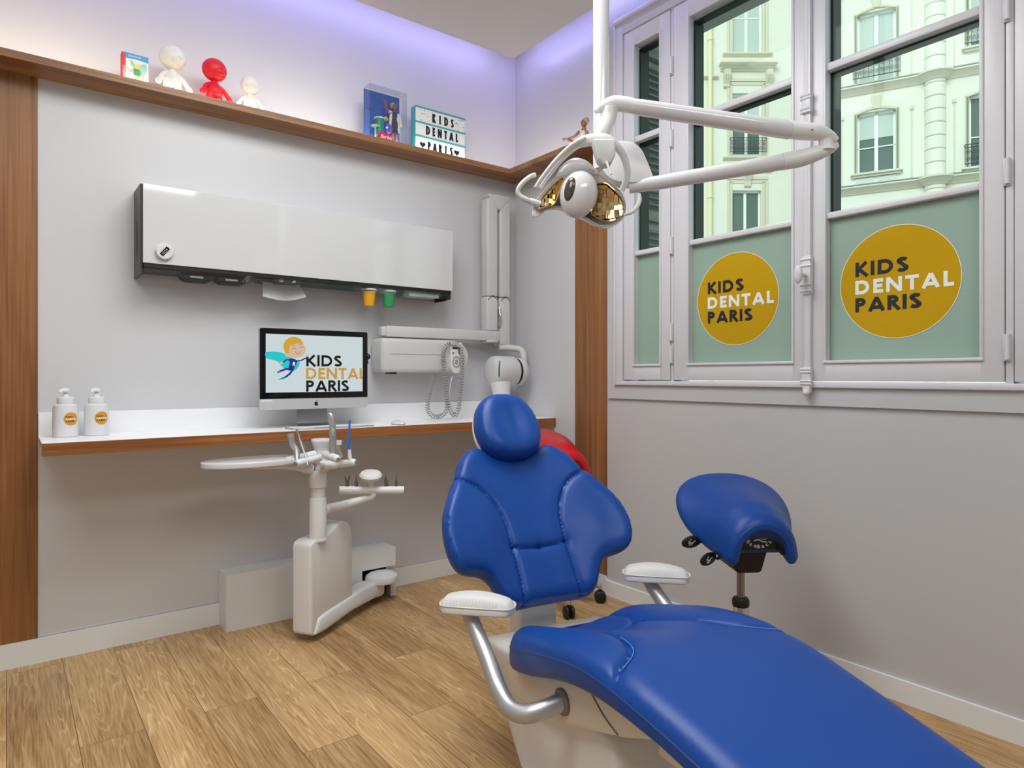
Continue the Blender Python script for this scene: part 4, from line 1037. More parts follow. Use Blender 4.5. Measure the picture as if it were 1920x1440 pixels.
make_stool((2.215, 2.56, 0), math.radians(-8), 'red leather saddle stool standing behind the dental chair, mostly hidden', RED, .085, math.radians(-40+8))

# ------------------------------------------------------------------ delivery unit
du = thing('dental_unit', 'white dental delivery unit with column, instrument holders and floor pivot arm', 'dental unit', (1.085, 2.825, 0))
Sx, Sy = 1.035, 2.775; dv = V((.84, .543, 0)).normalized(); nv = V((-dv.y, dv.x, 0))
D = lambda a, z, n=0: V((Sx, Sy, 0)) + dv*a + nv*n + V((0, 0, z))
bprof = [(0, .045), (0, .415), (.006, .432), (.03, .440), (.10, .442), (.15, .455), (.20, .478), (.245, .482), (.285, .465), (.31, .43), (.318, .38), (.318, .10), (.25, .05), (.10, .03), (.02, .03)]
obj('unit_body', prism(bprof, lambda u, v, d: D(u, v, d), -.002, .095, .02), WHITE, du)
arm_ = [(.015, .032), (.10, .028), (.30, .045), (.50, .040), (.57, .03), (.60, .035), (.60, .10), (.57, .108), (.50, .118), (.36, .120), (.12, .108), (.05, .10)]
obj('floor_arm', prism(arm_, lambda u, v, d: D(u, v, d), -.012, .085, .014), WHITE, du)
obj('pivot_cap', lathe([(.070, .100), (.080, .104), (.084, .118), (.080, .133), (.062, .145), (.03, .150), (0, .151)], (1.528, 3.098, 0), n=40), WHITE, du)
CX, CY = 1.088, 2.828
obj('column', lathe([(.039, .43), (.039, .44), (.0365, .442), (.0365, .612), (.034, .618), (.0305, .619), (.030, .66), (.0365, .666), (.038, .70), (.034, .735), (.031, .738)], (CX, CY, 0), n=36), WHITE, du)
obj('upper_column', lathe([(.030, .735), (.031, .74), (.031, .752), (.029, .755), (.029, .79)], (CX+.012, CY-.01, 0), n=32), WHITE, du)
HX, HY = CX+.012, CY-.012
hub = obj('instrument_hub', lathe([(.026, .765), (.034, .775), (.038, .79), (.036, .81), (.031, .825), (.034, .84), (.043, .862), (.045, .872), (.043, .876), (0, .878)], (HX, HY, 0), n=36), WHITE, du)
def holder(p0, p1, r=.0165, label=None):
    b = new(); add_tube(b, [p0, p1], r, 20); add_ball(b, p1, r*1.0); h = obj('instrument_holder', b, WHITE, du)
    d = (V(p1)-V(p0)).normalized(); obj('knob', lathe([(.008, 0), (.008, .006), (.0, .0065)], V(p1)+d*(r*.96), d, 16), mat('grey_knob', (130, 130, 130), .5) if 'grey_knob' not in bpy.data.materials else bpy.data.materials['grey_knob'], h)
    return h
HZ = 2.86
h1 = holder(P(590, 852, HZ), P(541, 864, HZ-.10), .0175); h2 = holder(P(600, 858, HZ-.03), P(560, 868, HZ-.14), .015)
h3 = holder(P(610, 852, HZ-.05), P(631, 860, HZ-.14), .0165); h4 = holder(P(608, 872, HZ), P(628, 872, HZ+.02), .017); h5 = holder(P(638, 870, HZ+.03), P(662, 867, HZ+.0), .0165)
obj('hub_link', tube([P(600, 870, HZ), P(645, 870, HZ+.03)], .015, 16), WHITE, du)
# suction handpieces on the left
def hand(name, pts, r, m, parent=None, **kw):
    return obj(name, tube(pts, r, 16, smooth=4, **kw), m, parent)
t = thing('suction_handpiece', 'curved silver suction handpiece hanging at the left of the dental unit', 'suction handpiece', tuple(P(555, 866, HZ-.12)))
hand('tube_body', [P(546, 820, HZ-.10), P(549, 834, HZ-.10), P(556, 845, HZ-.10), P(557, 867, HZ-.12)], [.013, .012, .012, .011], SILVER, t); obj('cap', tube([P(544, 813, HZ-.10), P(546, 821, HZ-.10)], .015, 18), SILVER, t)
t = thing('air_water_syringe', 'clear and silver syringe standing left of the unit hub', 'syringe', tuple(P(575, 870, HZ-.12)))
hand('barrel', [P(556, 802, HZ-.08), P(561, 820, HZ-.08), P(570, 845, HZ-.1), P(578, 876, HZ-.12)], [.009, .0115, .0115, .009], CLEAR, t)
hand('inner_tube', [P(556, 804, HZ-.08), P(562, 824, HZ-.08), P(571, 850, HZ-.1), P(577, 872, HZ-.12)], .004, SILVER, t)
hand('button', [P(566, 822, HZ-.09), P(570, 832, HZ-.09), P(570, 842, HZ-.1)], .006, CLEAR, t)
t = thing('curing_light', 'tall grey white handpiece with a green button upright beside the hub', 'curing lamp', tuple(P(624, 852, HZ-.1)))
hand('grip', [P(617, 776, HZ-.1), P(621, 780, HZ-.1), P(623, 795, HZ-.1), P(624, 820, HZ-.1), P(624, 855, HZ-.1)], [.008, .011, .0135, .0145, .013], SILVER, t)
obj('button', ball(P(624, 812, HZ-.116), .006, .006, .02), mat('pale_green_button', (150, 184, 172), .4), t)
t = thing('suction_handpiece', 'short silver suction handpiece right of the unit hub', 'suction handpiece', tuple(P(636, 862, HZ)))
hand('tube_body', [P(635, 832, HZ), P(635, 845, HZ), P(640, 858, HZ)], [.012, .011, .010], SILVER, t); obj('cap', tube([P(635, 826, HZ), P(635, 834, HZ)], .014, 18), WHITE, t)
t = thing('saliva_ejector', 'thin blue plastic saliva ejector tube standing in its holder', 'suction tube', tuple(P(655, 860, HZ)))
hand('blue_tube', [P(656, 787, HZ), P(655, 805, HZ), P(654, 825, HZ), P(655, 846, HZ)], .0045, mat('clear_blue_plastic', (24, 122, 226), .35), t, )
hand('handle', [P(655, 843, HZ), P(656, 858, HZ), P(658, 872, HZ)], [.007, .009, .008], WHITE, t)
# oval table
ot = obj('table_bracket', tube([V((.84, 2.81, .775)), V((.95, 2.82, .768)), V((1.06, 2.825, .745))], [.010, .013, .022], 14, smooth=3), WHITE, du)
n = 64; oval = [(.805+.20*math.cos(2*PI*k/n), 2.80+.115*math.sin(2*PI*k/n)) for k in range(n)]
obj('oval_table', prism(oval, lambda u, v, d: V((u, v, d)), .789, .812, .004), WHITE_G, du)
obj('bracket_plate', box((.80, 2.78, .770), (.92, 2.84, .790), bevel=.003), WHITE, du)
# assistant arm
b = new(); add_lathe(b, [(.026, .455), (.028, .462), (.020, .475), (.019, .515), (.026, .525), (.026, .53)], D(.125, 0, .045)+V((0, 0, 0)), n=28); obj('arm_post', b, WHITE, du)
A0 = D(.125, .535, .045)
aa = obj('assistant_arm', tube([A0+V((-.015, -.008, 0)), A0+V((.06, .03, .012)), P(655, 944, 3.0), P(688, 934, 3.04)], [.023, .022, .019, .017], 18), WHITE, du)
obj('elbow', tube([P(686, 936, 3.04), P(700, 930, 3.04), P(697, 918, 3.04), P(694, 905, 3.04)], [.014, .013, .012, .013], 16, smooth=5), WHITE, aa)
obj('instrument_bar', tube([P(636, 919, 3.0), P(757, 919, 3.08)], .0185, 22), WHITE, aa)
obj('bar_end', tube([P(757, 919, 3.08), P(758.5, 919, 3.081)], .012, 18), DARK, aa)
b = new(); add_lathe(b, [(.013, -.055), (.015, -.03), (.026, -.02), (.045, -.008), (.052, .006), (.045, .016), (.025, .020), (0, .021)], P(695, 893, 3.03), (-.1, -.25, 1), 32); obj('control_head', b, WHITE, aa)
for x, yt, r, lb in ((651, 892, .0075, 'forked steel instrument at the left end of the holder bar'), (668, 894, .008, 'dark steel instrument second from the left on the holder bar'), (723, 888, .0065, 'tallest steel instrument right of the white control head'), (727, 904, .005, 'tiny steel tip beside the tallest instrument'), (743, 893, .0055, 'pointed steel instrument at the right end of the holder bar')):
    Zc = 3.0+(x-636)/121*.08
    t = thing('hand_instrument', lb, 'dental instrument', tuple(P(x, 913, Zc)), group='small steel instruments on the holder bar')
    obj('shaft', tube([P(x, 913, Zc), P(x, yt+9, Zc)], r, 14), STEEL, t)
    if 'forked' in lb:
        for s in (-4, 4): obj('prong', tube([P(x+s*.6, yt+10, Zc), P(x+s, yt, Zc)], [.004, .003], 8), STEEL, t)
    else: obj('tip', tube([P(x, yt+10, Zc), P(x, yt+4, Zc), P(x, yt-4, Zc)], [r*.8, r*.4, .0012], 10), STEEL, t)

# ------------------------------------------------------------------ x-ray unit
xr = thing('xray_unit', 'pale grey wall-mounted x-ray unit with folded arms and a round head', 'x-ray machine', (2.0, 3.26, 1.3))
obj('control_box', box((1.545, 3.13, 1.172), (2.02, 3.262, 1.352), bevel=.022, seg=4), XRAY, xr)
obj('box_seam', box((1.59, 3.1285, 1.268), (1.94, 3.131, 1.2695)), mat('seam_grey', (150, 150, 148), .7), xr, smooth=False)
obj('box_end', tube([V((2.0, 3.128, 1.262)), V((2.0, 3.14, 1.262))], .078, 36), XRAY, xr)
obj('mount_foot', box((1.60, 3.15, 1.163), (1.64, 3.20, 1.174)), BLACK, xr, smooth=False)
obj('swing_arm', box((1.585, 3.155, 1.360), (2.322, 3.225, 1.418), bevel=.005), XRAY, xr)
obj('arm_end', box((1.562, 3.165, 1.364), (1.587, 3.215, 1.414), bevel=.006), XRAY, xr)
obj('pivot_disc', lathe([(.05, 0), (.055, .006), (.05, .012)], (2.27, 3.19, 1.349), n=28), XRAY, xr)
def bar(x0, x1, z0, z1, name): return obj(name, box((x0, 3.165, z0), (x1, 3.235, z1), bevel=.009, seg=3), XRAY, xr)
bar(2.238, 2.317, 1.42, 1.62, 'lower_sleeve'); bar(2.240, 2.317, 1.622, 2.20, 'inner_arm'); bar(2.333, 2.408, 1.336, 1.62, 'lower_sleeve'); bar(2.333, 2.408, 1.622, 2.20, 'outer_arm')
obj('arm_gap', box((2.312, 3.19, 1.50), (2.338, 3.23, 2.19)), DARK, xr, smooth=False)
obj('top_cap', prism([(2.252, 2.226), (2.396, 2.226), (2.404, 2.215), (2.325, 2.135), (2.244, 2.215)], lambda u, v, d: V((u, 3.172+d, v)), -.010, .055, .004), XRAY, xr)
for xx in (2.278, 2.371):
    obj('sleeve_edge', tube([V((xx-.036, 3.164, 1.60)), V((xx, 3.163, 1.628)), V((xx+.036, 3.164, 1.60))], .0015, 6, smooth=5), DARK, xr)
obj('hook', tube([V((2.325, 3.165, 1.56)), V((2.325, 3.155, 1.50)), V((2.325, 3.16, 1.45))], .008, 10, smooth=4), CHROME, xr)
obj('elbow_arm', tube([V((2.335, 3.19, 1.322)), V((2.40, 3.17, 1.322)), V((2.452, 3.13, 1.312)), V((2.462, 3.11, 1.28)), V((2.462, 3.10, 1.20))], .020, 16, smooth=5), XRAY, xr)
q = new(); add_lathe(q, [(0, 0), (.045, 0), (.075, .012), (.088, .03), (.090, .045), (.090, .155), (.084, .17), (.08, .172)], (2.205, 3.10, 1.18), (1, 0, 0), 44); hdx = obj('tube_head', q, XRAY, xr)
obj('head_ring', lathe([(.078, 0), (.080, .002), (.080, .016), (.078, .018)], (2.377, 3.10, 1.18), (1, 0, 0), 44), BLACK, hdx)
obj('head_disc', lathe([(.080, 0), (.082, .004), (.080, .035), (.066, .052), (0, .056)], (2.395, 3.10, 1.18), (1, 0, 0), 44), XRAY, xr)
obj('angle_scale', tube([V((2.225, 3.025, 1.24)), V((2.218, 3.020, 1.21)), V((2.218, 3.022, 1.15))], .003, 8, smooth=4), BLACK, hdx)
obj('cone', lathe([(.060, 0), (.056, -.03), (.050, -.06), (.049, -.13), (.045, -.13)], (2.27, 3.08, 1.115), (0, .15, 1), 36), WHITE, xr)
# handset and curly cord
hs = thing('xray_handset', 'white keypad handset hanging on its holder beside the curly cord', 'remote control', (1.975, 3.12, 1.25))
fn = frame((1.985, 3.115, 1.25), (1, 0, 0), (0, 0, 1))
ho_ = spline2([(-.036, .082), (-.03, .088), (.03, .088), (.036, .082), (.036, 0), (.033, -.05), (.018, -.076), (0, -.082), (-.018, -.076), (-.033, -.05), (-.036, 0)], 4)
hb = obj('case', prism(ho_, fn, -.012, .010, .004), WHITE, hs)
fp = lambda u, v, d=0: fn(u, v, d+.0102)
obj('display', prism([(-.025, .052), (.026, .052), (.026, .064), (-.025, .064)], fp, 0, .0004), DARK, hb, smooth=False)
q = new()
for a, b in ((.012, .040), (.012, .026)): add_prism(q, [(a, b), (a+.014, b), (a+.014, b+.011), (a, b+.011)], fp, 0, .0004)
obj('blue_keys', q, mat('dark_blue_key', (62, 78, 118), .5), hb, smooth=False)
q = new()
for k in range(16):
    a = 2*PI*k/16; add_prism(q, [(.027*math.cos(a+j)*1.0*r_, -.020+.034*math.sin(a+j)*r_) for j, r_ in ((-.14, .68), (.14, .68), (.14, 1), (-.14, 1))], fp, 0, .0004)
for k in range(4):
    a = 2*PI*k/4+.4; add_prism(q, [(.013*math.cos(a+j)*r_, -.020+.017*math.sin(a+j)*r_) for j, r_ in ((-.6, .15), (.6, .15), (.6, 1), (-.6, 1))], fp, 0, .0004)
add_prism(q, [(-.026, .024), (-.014, .024), (-.014, .036), (-.026, .036)], fp, 0, .0004)
obj('keys', q, mat('grey_key', (132, 134, 138), .5), hb, smooth=False)
q = new(); add_text(q, 'focus', fp, -.024, .070, .008, .0004); obj('print', q, DARK, hb, smooth=False)
yc = 3.10
path = [PY(815, 702, 3.16), PY(806, 735, 3.15), PY(802, 765, 3.13), PY(812, 780, yc), PY(826, 780, yc), PY(837, 768, yc), PY(837, 735, yc), PY(834, 700, yc), PY(831, 670, yc), PY(834, 652, yc), PY(846, 644, yc), PY(860, 649, yc), PY(866, 668, yc), PY(866, 700, yc), PY(863, 740, yc), PY(860, 765, yc), PY(853, 778, yc), PY(845, 770, yc), PY(841, 750, yc)]
pp = smooth_path(path, 24); Ls = [0]
for a, b in zip(pp, pp[1:]): Ls.append(Ls[-1]+(b-a).length)
pitch = .0145; N_ = int(Ls[-1]/pitch*9); hel = []; ph = 0
xs = np.linspace(0, Ls[-1], N_); arr = np.array(pp)
P3 = np.stack([np.interp(xs, Ls, arr[:, i]) for i in range(3)], 1)
for i in range(N_):
    a, b = P3[max(i-1, 0)], P3[min(i+1, N_-1)]; t_ = V(b-a).normalized(); u_ = t_.cross(V((0, 1, 0))).normalized(); w_ = V((0, 1, 0))
    ang = 2*PI*xs[i]/pitch; hel.append(V(P3[i])+(u_*math.cos(ang)+w_*math.sin(ang))*.0115)
cord = obj('curly_cord', tube(hel, .0026, 5, caps=False), mat('grey_cord', (158, 158, 156), .5), hs)
obj('cord_tail', tube([PY(841, 752, yc), PY(844, 725, yc), PY(848, 706, 3.11)], .003, 8, smooth=4), XRAY, hs)

# ------------------------------------------------------------------ operating lamp
lp = thing('operating_lamp', 'white ceiling-hung dental lamp with folding arms and gold mirrors', 'lamp', tuple(P(1127, 311, 2.16)))
ZP = 2.16
pb_ = P(1127, 330, ZP); 
obj('pole', tube([V((pb_.x, pb_.y, 3.0)), V((pb_.x, pb_.y, P(1127, 318, ZP).z))], .0262, 32), WHITE_G, lp)
pl = [(1128, 296), (1140, 276), (1160, 270), (1180, 272), (1198, 284), (1207, 300), (1216, 322), (1221, 338), (1212, 345), (1180, 347), (1150, 343), (1132, 330), (1126, 314)]
z0f = frame(P(960, 706, ZP), RGT, UP); pxm = ZP/f_px
obj('pivot_housing', prism([((x-960)*pxm, (706-y)*pxm) for x, y in spline2(pl, 4)], lambda u, v, d: z0f(u, v, d), -.04, .03, .012), WHITE, lp)
a1 = obj('lower_arm', tube([P(1180, 350, ZP), P(1225, 344, 2.14), P(1470, 303, 2.04)], [.0225, .0225, .0250], 28), WHITE_G, lp)
obj('elbow_lower', tube([P(1468, 303, 2.04), P(1500, 297, 2.03), P(1530, 288, 2.02), P(1555, 278, 2.02), P(1568, 270, 2.02)], [.026, .0265, .023, .018, .012], 24, smooth=4), WHITE, lp)
a2 = obj('upper_arm', tube([P(1182, 199, 1.98), P(1200, 201.5, 1.98), P(1480, 244, 2.01)], [.021, .0235, .0275], 28), WHITE_G, lp)
obj('elbow_upper', tube([P(1470, 242, 2.01), P(1505, 246, 2.01), P(1532, 248, 2.01), P(1555, 256, 2.01), P(1568, 264, 2.01)], [.027, .0265, .025, .018, .011], 24, smooth=4), WHITE, lp)
obj('elbow_joint', lathe([(.026, -.022), (.022, -.012), (.021, .012), (.026, .022)], P(1549, 269, 2.015), n=32), WHITE, lp)
obj('screw', tube([P(1523, 243, 1.982), P(1523, 243, 1.98)], .0022, 8), BLACK, a2)
hd_ = obj('arm_head', tube([P(1116, 210, 1.98), P(1128, 202, 1.98), P(1150, 194, 1.98), P(1172, 196, 1.98), P(1190, 200, 1.98)], [.006, .016, .022, .023, .022], 24, smooth=5), WHITE, lp)
obj('drop_stem', tube([P(1144, 204, 1.98), P(1141, 222, 1.98), P(1133, 242, 1.97), P(1126, 258, 1.97)], [.0245, .0235, .0215, .019], 28, smooth=5), WHITE, lp)
obj('stem_joint', tube([P(1127, 252, 1.97), P(1124, 262, 1.965)], [.0205, .020], 24), XRAY, lp)
yk = obj('yoke', tube([P(1012, 352, 1.99), P(1030, 325, 1.985), P(1055, 295, 1.975), P(1080, 272, 1.965), P(1105, 263, 1.96), P(1135, 262, 1.96), P(1158, 276, 1.965), P(1172, 300, 1.98), P(1176, 330, 1.99), P(1166, 358, 2.0)], [.006, .0085, .010, .013, .018, .018, .012, .011, .010, .008], 18, smooth=5), WHITE, lp)
obj('grey_rail', tube([P(1004, 352, 1.97), P(1016, 334, 1.965), P(1040, 303, 1.955), P(1065, 278, 1.95), P(1082, 266, 1.945), P(1098, 258, 1.945)], [.0065, .0065, .0065, .0065, .0068, .0062], 14, smooth=5), XRAY, lp, label='grey outer rail of the yoke')
sw = prism([(-.032, .034), (.028, .034), (.033, .028), (.033, -.012), (.022, -.034), (-.002, -.040), (-.018, -.020)], frame(P(1131, 287, 1.925), RGT, UP), -.03, .022, .006)
so_ = obj('switch_box', sw, XRAY, lp)
obj('toggle', tube([P(1137, 303, 1.90), P(1141, 314, 1.895), P(1146, 327, 1.89)], [.0045, .0035, .0032], 12), WHITE, so_)
# reflector
RC = P(1088, 366, 1.98); rf = frame(RC, RGT, UP); m_ = 1.98/f_px
pt = lambda l: [((x-1088)*m_, (366-y)*m_) for x, y in l]
sh_px = [(999.6, 405), (1001, 391), (1008, 374), (1028, 350), (1047, 327), (1053, 312), (1068, 301), (1082, 297.6), (1098, 302), (1111, 313), (1126, 329), (1144, 343), (1162, 358), (1171, 376), (1172, 393), (1166, 409), (1152, 420.5), (1133, 426), (1116, 420), (1100, 410), (1080, 400), (1058, 390), (1043, 388), (1024, 392), (1010, 403)]
dish = lambda x, y: -.050*np.maximum(0, 1-((x-.0)/.145)**2-((y+.025)/.10)**2)
bm, o_ = padded(spline2(pt(sh_px), 5), lambda u, v, h: rf(u, v, h), .008, .004, .012, step=.006, extra=dish, cap=False)
rs = obj('reflector_shell', bm, WHITE, lp)
bm = padded([(a*.97, b*.97+.003) for a, b in spline2(pt(sh_px), 3)], lambda u, v, h: rf(u, v, -.010-max(0, h)), .06, .068, .004, step=.009, cap=False)[0]
obj('shell_back', bm, WHITE, lp)
hood = [(1046, 330), (1053, 313), (1068, 301), (1082, 297.6), (1098, 302), (1111, 313), (1122, 326), (1104, 322), (1085, 320), (1064, 323)]
bm = padded(spline2(pt(hood), 4), lambda u, v, h: rf(u, v, h+.001), .02, .012, .006, step=.006)[0]; obj('hood', bm, WHITE_G, lp)
gr = [(1112, 349), (1122, 344), (1137, 346), (1154, 361), (1166, 375), (1169, 391), (1165, 405), (1154, 413), (1140, 416), (1124, 411), (1109, 402), (1110, 375)]
gl = [(1008, 394), (1016, 374), (1030, 357), (1046, 340), (1058, 333), (1052, 350), (1044, 372), (1037, 386), (1022, 388)]
for g in (gr, gl):
    bm = padded(pt(g), lambda u, v, h: rf(u, v, h+.006), .004, .0002, .0008, step=.0145, extra=lambda x, y: dish(x, y)+.004, cap=False)[0]
    gm = obj('gold_mirror', bm, GOLD, lp, smooth=False, label='faceted gold mirror')
    q = new(); poly = np.array(pt(g)); rg = random.Random(7); st_p = .0115
    mn, mxx = poly.min(0), poly.max(0); yy = mn[1]
    while yy < mxx[1]:
        xx = mn[0]
        while xx < mxx[0]:
            cs = [(xx, yy), (xx+st_p, yy), (xx+st_p, yy+st_p*1.1), (xx, yy+st_p*1.1)]
            if inside(np.array(cs), poly).all():
                a_, b_ = rg.uniform(-.22, .22), .10+rg.uniform(-.22, .22)
                vs_ = [q.verts.new(rf(u, v, float(dish(u, v))+.0145+a_*(u-xx-st_p/2)+b_*(v-yy-st_p/2))) for u, v in cs]; q.faces.new(vs_)
            xx += st_p
        yy += st_p*1.1
    obj('mirror_facets', q, GOLD, gm, smooth=False)
Mb = Matrix((RGT, UP, -FWD)).transposed() @ Matrix.Rotation(math.radians(-12), 3, 'Z')
bh_ = obj('bulb_housing', ball(rf(-.006+(1082-1088)*m_*0, (366-367)*m_, .012), .056, .071, .045, Mb, 32), WHITE_G, lp)
bm = ball(rf((1066-1088)*m_, (366-362)*m_, .044), .018, .036, .010, Mb @ Matrix.Rotation(math.radians(-38), 3, 'Y'), 24); obj('bulb_window', bm, mat('smoked_lens', (72, 66, 56), .12, spec=.6), bh_, label='smoked oval lens')
hl_ = obj('handle', tube([P(1003, 328, 1.98), P(993, 332, 1.97), P(978, 345, 1.96), P(971, 358, 1.96), P(976, 368, 1.96), P(988, 375, 1.96), P(1000, 381, 1.97)], [.0068, .0068, .007, .007, .0075, .008, .0075], 14, smooth=5), XRAY, lp)
obj('handle_hub', tube([P(993, 377, 1.965), P(1012, 383, 1.975)], .010, 16), WHITE, hl_)
hr_ = obj('handle', tube([P(1198, 364, 1.99), P(1199, 375, 1.985), P(1194, 388, 1.98), P(1184, 398, 1.98), P(1168, 403, 1.98)], [.006, .0065, .0068, .006, .005], 14, smooth=5), WHITE, lp)

# ------------------------------------------------------------------ ledge toys
LZ = 2.383
def figure(x, y, m, label, s=1.0, turn=0, arm=0):
    t = thing('vinyl_figure', label, 'toy figure', (x, y, LZ), turn)
    M = WM[t.name]; Q = lambda a, b, c: M @ V((a*s, b*s, c*s))
    b = new()
    for q_ in (-1, 1):
        add_tube(b, [Q(q_*.018, 0, .042), Q(q_*.022, 0, .016)], [.015*s, .016*s], 14); add_ball(b, Q(q_*.024, -.010, .0105), .019*s, .026*s, .0105*s)
    add_lathe(b, [(0, .030*s), (.026*s, .033*s), (.034*s, .045*s), (.033*s, .058*s), (.026*s, .078*s), (.016*s, .092*s), (.012*s, .10*s), (.012*s, .11*s)], M @ V((0, 0, 0)), n=28)
    bd = obj('body', b, m, t)
    for q_ in (-1, 1):
        b = new(); p = [Q(q_*.018, 0, .084), Q(q_*.038, -.004, .070), Q(q_*.050, -.012, .050+arm*(q_ > 0)*.0), Q(q_*.060, -.016, .034)]
        add_tube(b, p, [.008*s, .009*s, .0095*s, .010*s], 12, smooth=3); add_ball(b, p[-1], .012*s)
        add_tube(b, [p[-1], p[-1]+V((q_*.010*s, -.006*s, -.008*s))], [.007*s, .004*s], 8)
        obj('arm', b, m, t)
    b = new(); add_ball(b, Q(0, -.002, .147), .050*s, .044*s, .048*s, n=32); add_ball(b, Q(.006, -.030, .132), .030*s, .024*s, .020*s); add_ball(b, Q(.010, -.052, .138), .008*s)
    obj('head', b, m, t)
    return t
VW = mat('white_vinyl', (236, 234, 226), .4); VR = mat('red_vinyl', (226, 20, 44), .45, emit=(226, 20, 44), estr=0)
figure(.577, 3.20, VW, 'large white vinyl toy figure on the ledge, next to the boxed fairy', 1.08, math.radians(14))
figure(.748, 3.20, VR, 'bright red vinyl toy figure on the ledge between two white ones', 1.05, math.radians(14))
figure(.905, 3.20, VW, 'small white vinyl toy figure at the right end of the toy row', .86, math.radians(-14))
# fairy pack
bx = thing('toy_package', 'small flat toy box with a red side and a green fairy on its front', 'toy box', (.425, 3.2, LZ))
x0, x1, yf, zt = .384, .482, 3.185, 2.512
obj('carton', box((x0-.0, yf, LZ), (x1, yf+.04, zt), bevel=.002), mat('printed_white_card', (232, 228, 216), .5), bx, smooth=False)
fn = frame((x0, yf-.0004, LZ), (1, 0, 0), (0, 0, 1)); W = x1-x0; Hh = zt-LZ
red = mat('red_print', (206, 22, 32), .45)
obj('red_side', box((x0-.0015, yf+.001, LZ+.001), (x0, yf+.039, zt-.003)), red, bx, smooth=False)
rb_ = obj('red_strip', prism([(0, 0), (.013, 0), (.013, Hh-.006), (.0, Hh-.003)], fn, 0, .0006), red, bx, smooth=False)
f2 = frame(fn(.0105, .012, .0008), (0, 0, 1), (-1, 0, 0)); q = new(); add_text(q, 'specialPLUS', f2, 0, 0, .0085, .0003); obj('print', q, INKW, rb_, smooth=False)
bl = obj('blue_header', prism([(.013, Hh-.026), (.05, Hh-.022), (W, Hh-.027), (W, Hh-.002), (.0, Hh-.002), (.013, Hh-.010)], fn, 0, .0007), mat('sky_blue_print', (40, 150, 214), .45), bx, smooth=False)
q = new(); add_text(q, 'playmobil', fn, .022, Hh-.016, .009, .0010); obj('print', q, INKW, bl, smooth=False)
q = new(); add_prism(q, spline2([(.058, .075), (.085, .095), (.092, .07), (.082, .045), (.066, .052)], 4), fn, 0, .0008); add_prism(q, spline2([(.05, .075), (.036, .098), (.030, .088), (.042, .066)], 4), fn, 0, .0008)
obj('wings', q, mat('pale_teal_print', (140, 200, 190), .5), bx, smooth=False)
q = new(); add_prism(q, spline2([(.046, .066), (.062, .066), (.068, .040), (.042, .040)], 3), fn, 0, .0012); obj('green_dress', q, mat('green_print', (46, 140, 84), .5), bx, smooth=False)
q = new(); add_ribbon(q, [(.045, .064), (.034, .054), (.028, .048)], .004, fn, 0, .0011); add_ribbon(q, [(.063, .064), (.072, .052), (.078, .036)], .004, fn, 0, .0011); add_ribbon(q, [(.050, .042), (.050, .012)], .005, fn, 0, .0011); add_ribbon(q, [(.060, .042), (.060, .012)], .005, fn, 0, .0011); add_ribbon(q, [(.030, .048), (.018, .066), (.008+.010, .070)], .0018, fn, 0, .0010)
obj('limbs', q, mat('tan_print', (190, 130, 92), .5), bx, smooth=False)
q = new(); add_prism(q, [(.054+.009*math.cos(2*PI*k/20), .076+.010*math.sin(2*PI*k/20)) for k in range(20)], fn, 0, .0014); obj('yellow_hair', q, mat('yellow_print', (224, 196, 70), .5), bx, smooth=False)
# doll in a clear pack
dx = thing('doll_package', 'blue-backed clear box with a doll in a white coat and a teal beaker', 'toy box', (1.585, 3.2, LZ))
X0_, X1_, YF, YB, ZT = 1.485, 1.690, 3.150, 3.215, 2.662
obj('back_card', box((X0_, YB, LZ), (X1_, YB+.006, ZT-.006)), mat('blue_star_print', (44, 92, 178), .5, noise=.35, nscale=90), dx, smooth=False)
q = new(); add_box(q, (X0_, YF, LZ), (X0_+.001, YB, ZT)); add_box(q, (X0_, YF, LZ), (X1_+.012, YF+.001, ZT)); add_box(q, (X1_+.011, YF, LZ), (X1_+.012, YB, ZT)); add_box(q, (X0_, YF, ZT-.001), (X1_+.012, YB, ZT)); obj('clear_cover', q, CLEAR, dx, smooth=False)
SK = mat('brown_doll_skin', (150, 98, 74), .5)
M = Matrix.Translation((1.645, 3.185, LZ))
q = new(); add_ball(q, M @ V((0, 0, .205)), .0145, .014, .019); add_tube(q, [M @ V((0, 0, .19)), M @ V((0, 0, .175))], .006, 10)
for s in (-1, 1): add_tube(q, [M @ V((s*.010, 0, .085)), M @ V((s*.011, -.004, .045)), M @ V((s*.010, -.004, .004))], [.010, .008, .006], 12)
add_tube(q, [M @ V((-.020, -.004, .168)), M @ V((-.052, -.01, .176)), M @ V((-.060, -.014, .205)), M @ V((-.064, -.014, .222))], [.006, .006, .005, .006], 10)
dl = obj('doll_body', q, SK, dx)
q = new(); add_ball(q, M @ V((-.004, .006, .210)), .017, .014, .019); obj('hair', q, mat('ash_blond_hair', (176, 160, 130), .6), dl)
q = new(); add_lathe(q, [(.012, .085), (.020, .095), (.019, .12), (.012, .142), (.018, .165), (.008, .178)], M @ V((0, 0, 0)), n=20, sy=.7); add_lathe(q, [(.021, .06), (.015, .10)], M @ V((0, 0, 0)), n=20, sy=.8); obj('patterned_dress', q, mat('dark_floral_fabric', (60, 58, 74), .7, noise=.8, nscale=160), dl)
q = new(); 
for s in (-1, 1): add_tube(q, [M @ V((s*.017, .002, .172)), M @ V((s*.021, .004, .13)), M @ V((s*.024, .004, .075))], [.008, .009, .010], 10)
add_tube(q, [M @ V((.020, 0, .168)), M @ V((.032, -.004, .140)), M @ V((.034, -.008, .105))], .008, 10, smooth=3); add_tube(q, [M @ V((-.018, -.002, .170)), M @ V((-.038, -.006, .172))], .008, 10); obj('white_coat', q, VW, dl)
obj('teal_beaker', lathe([(.019, 0), (.026, .085), (.024, .085), (0, .083)], (1.555, 3.178, LZ+.03), n=28), mat('teal_plastic', (24, 150, 132), .4), dx)
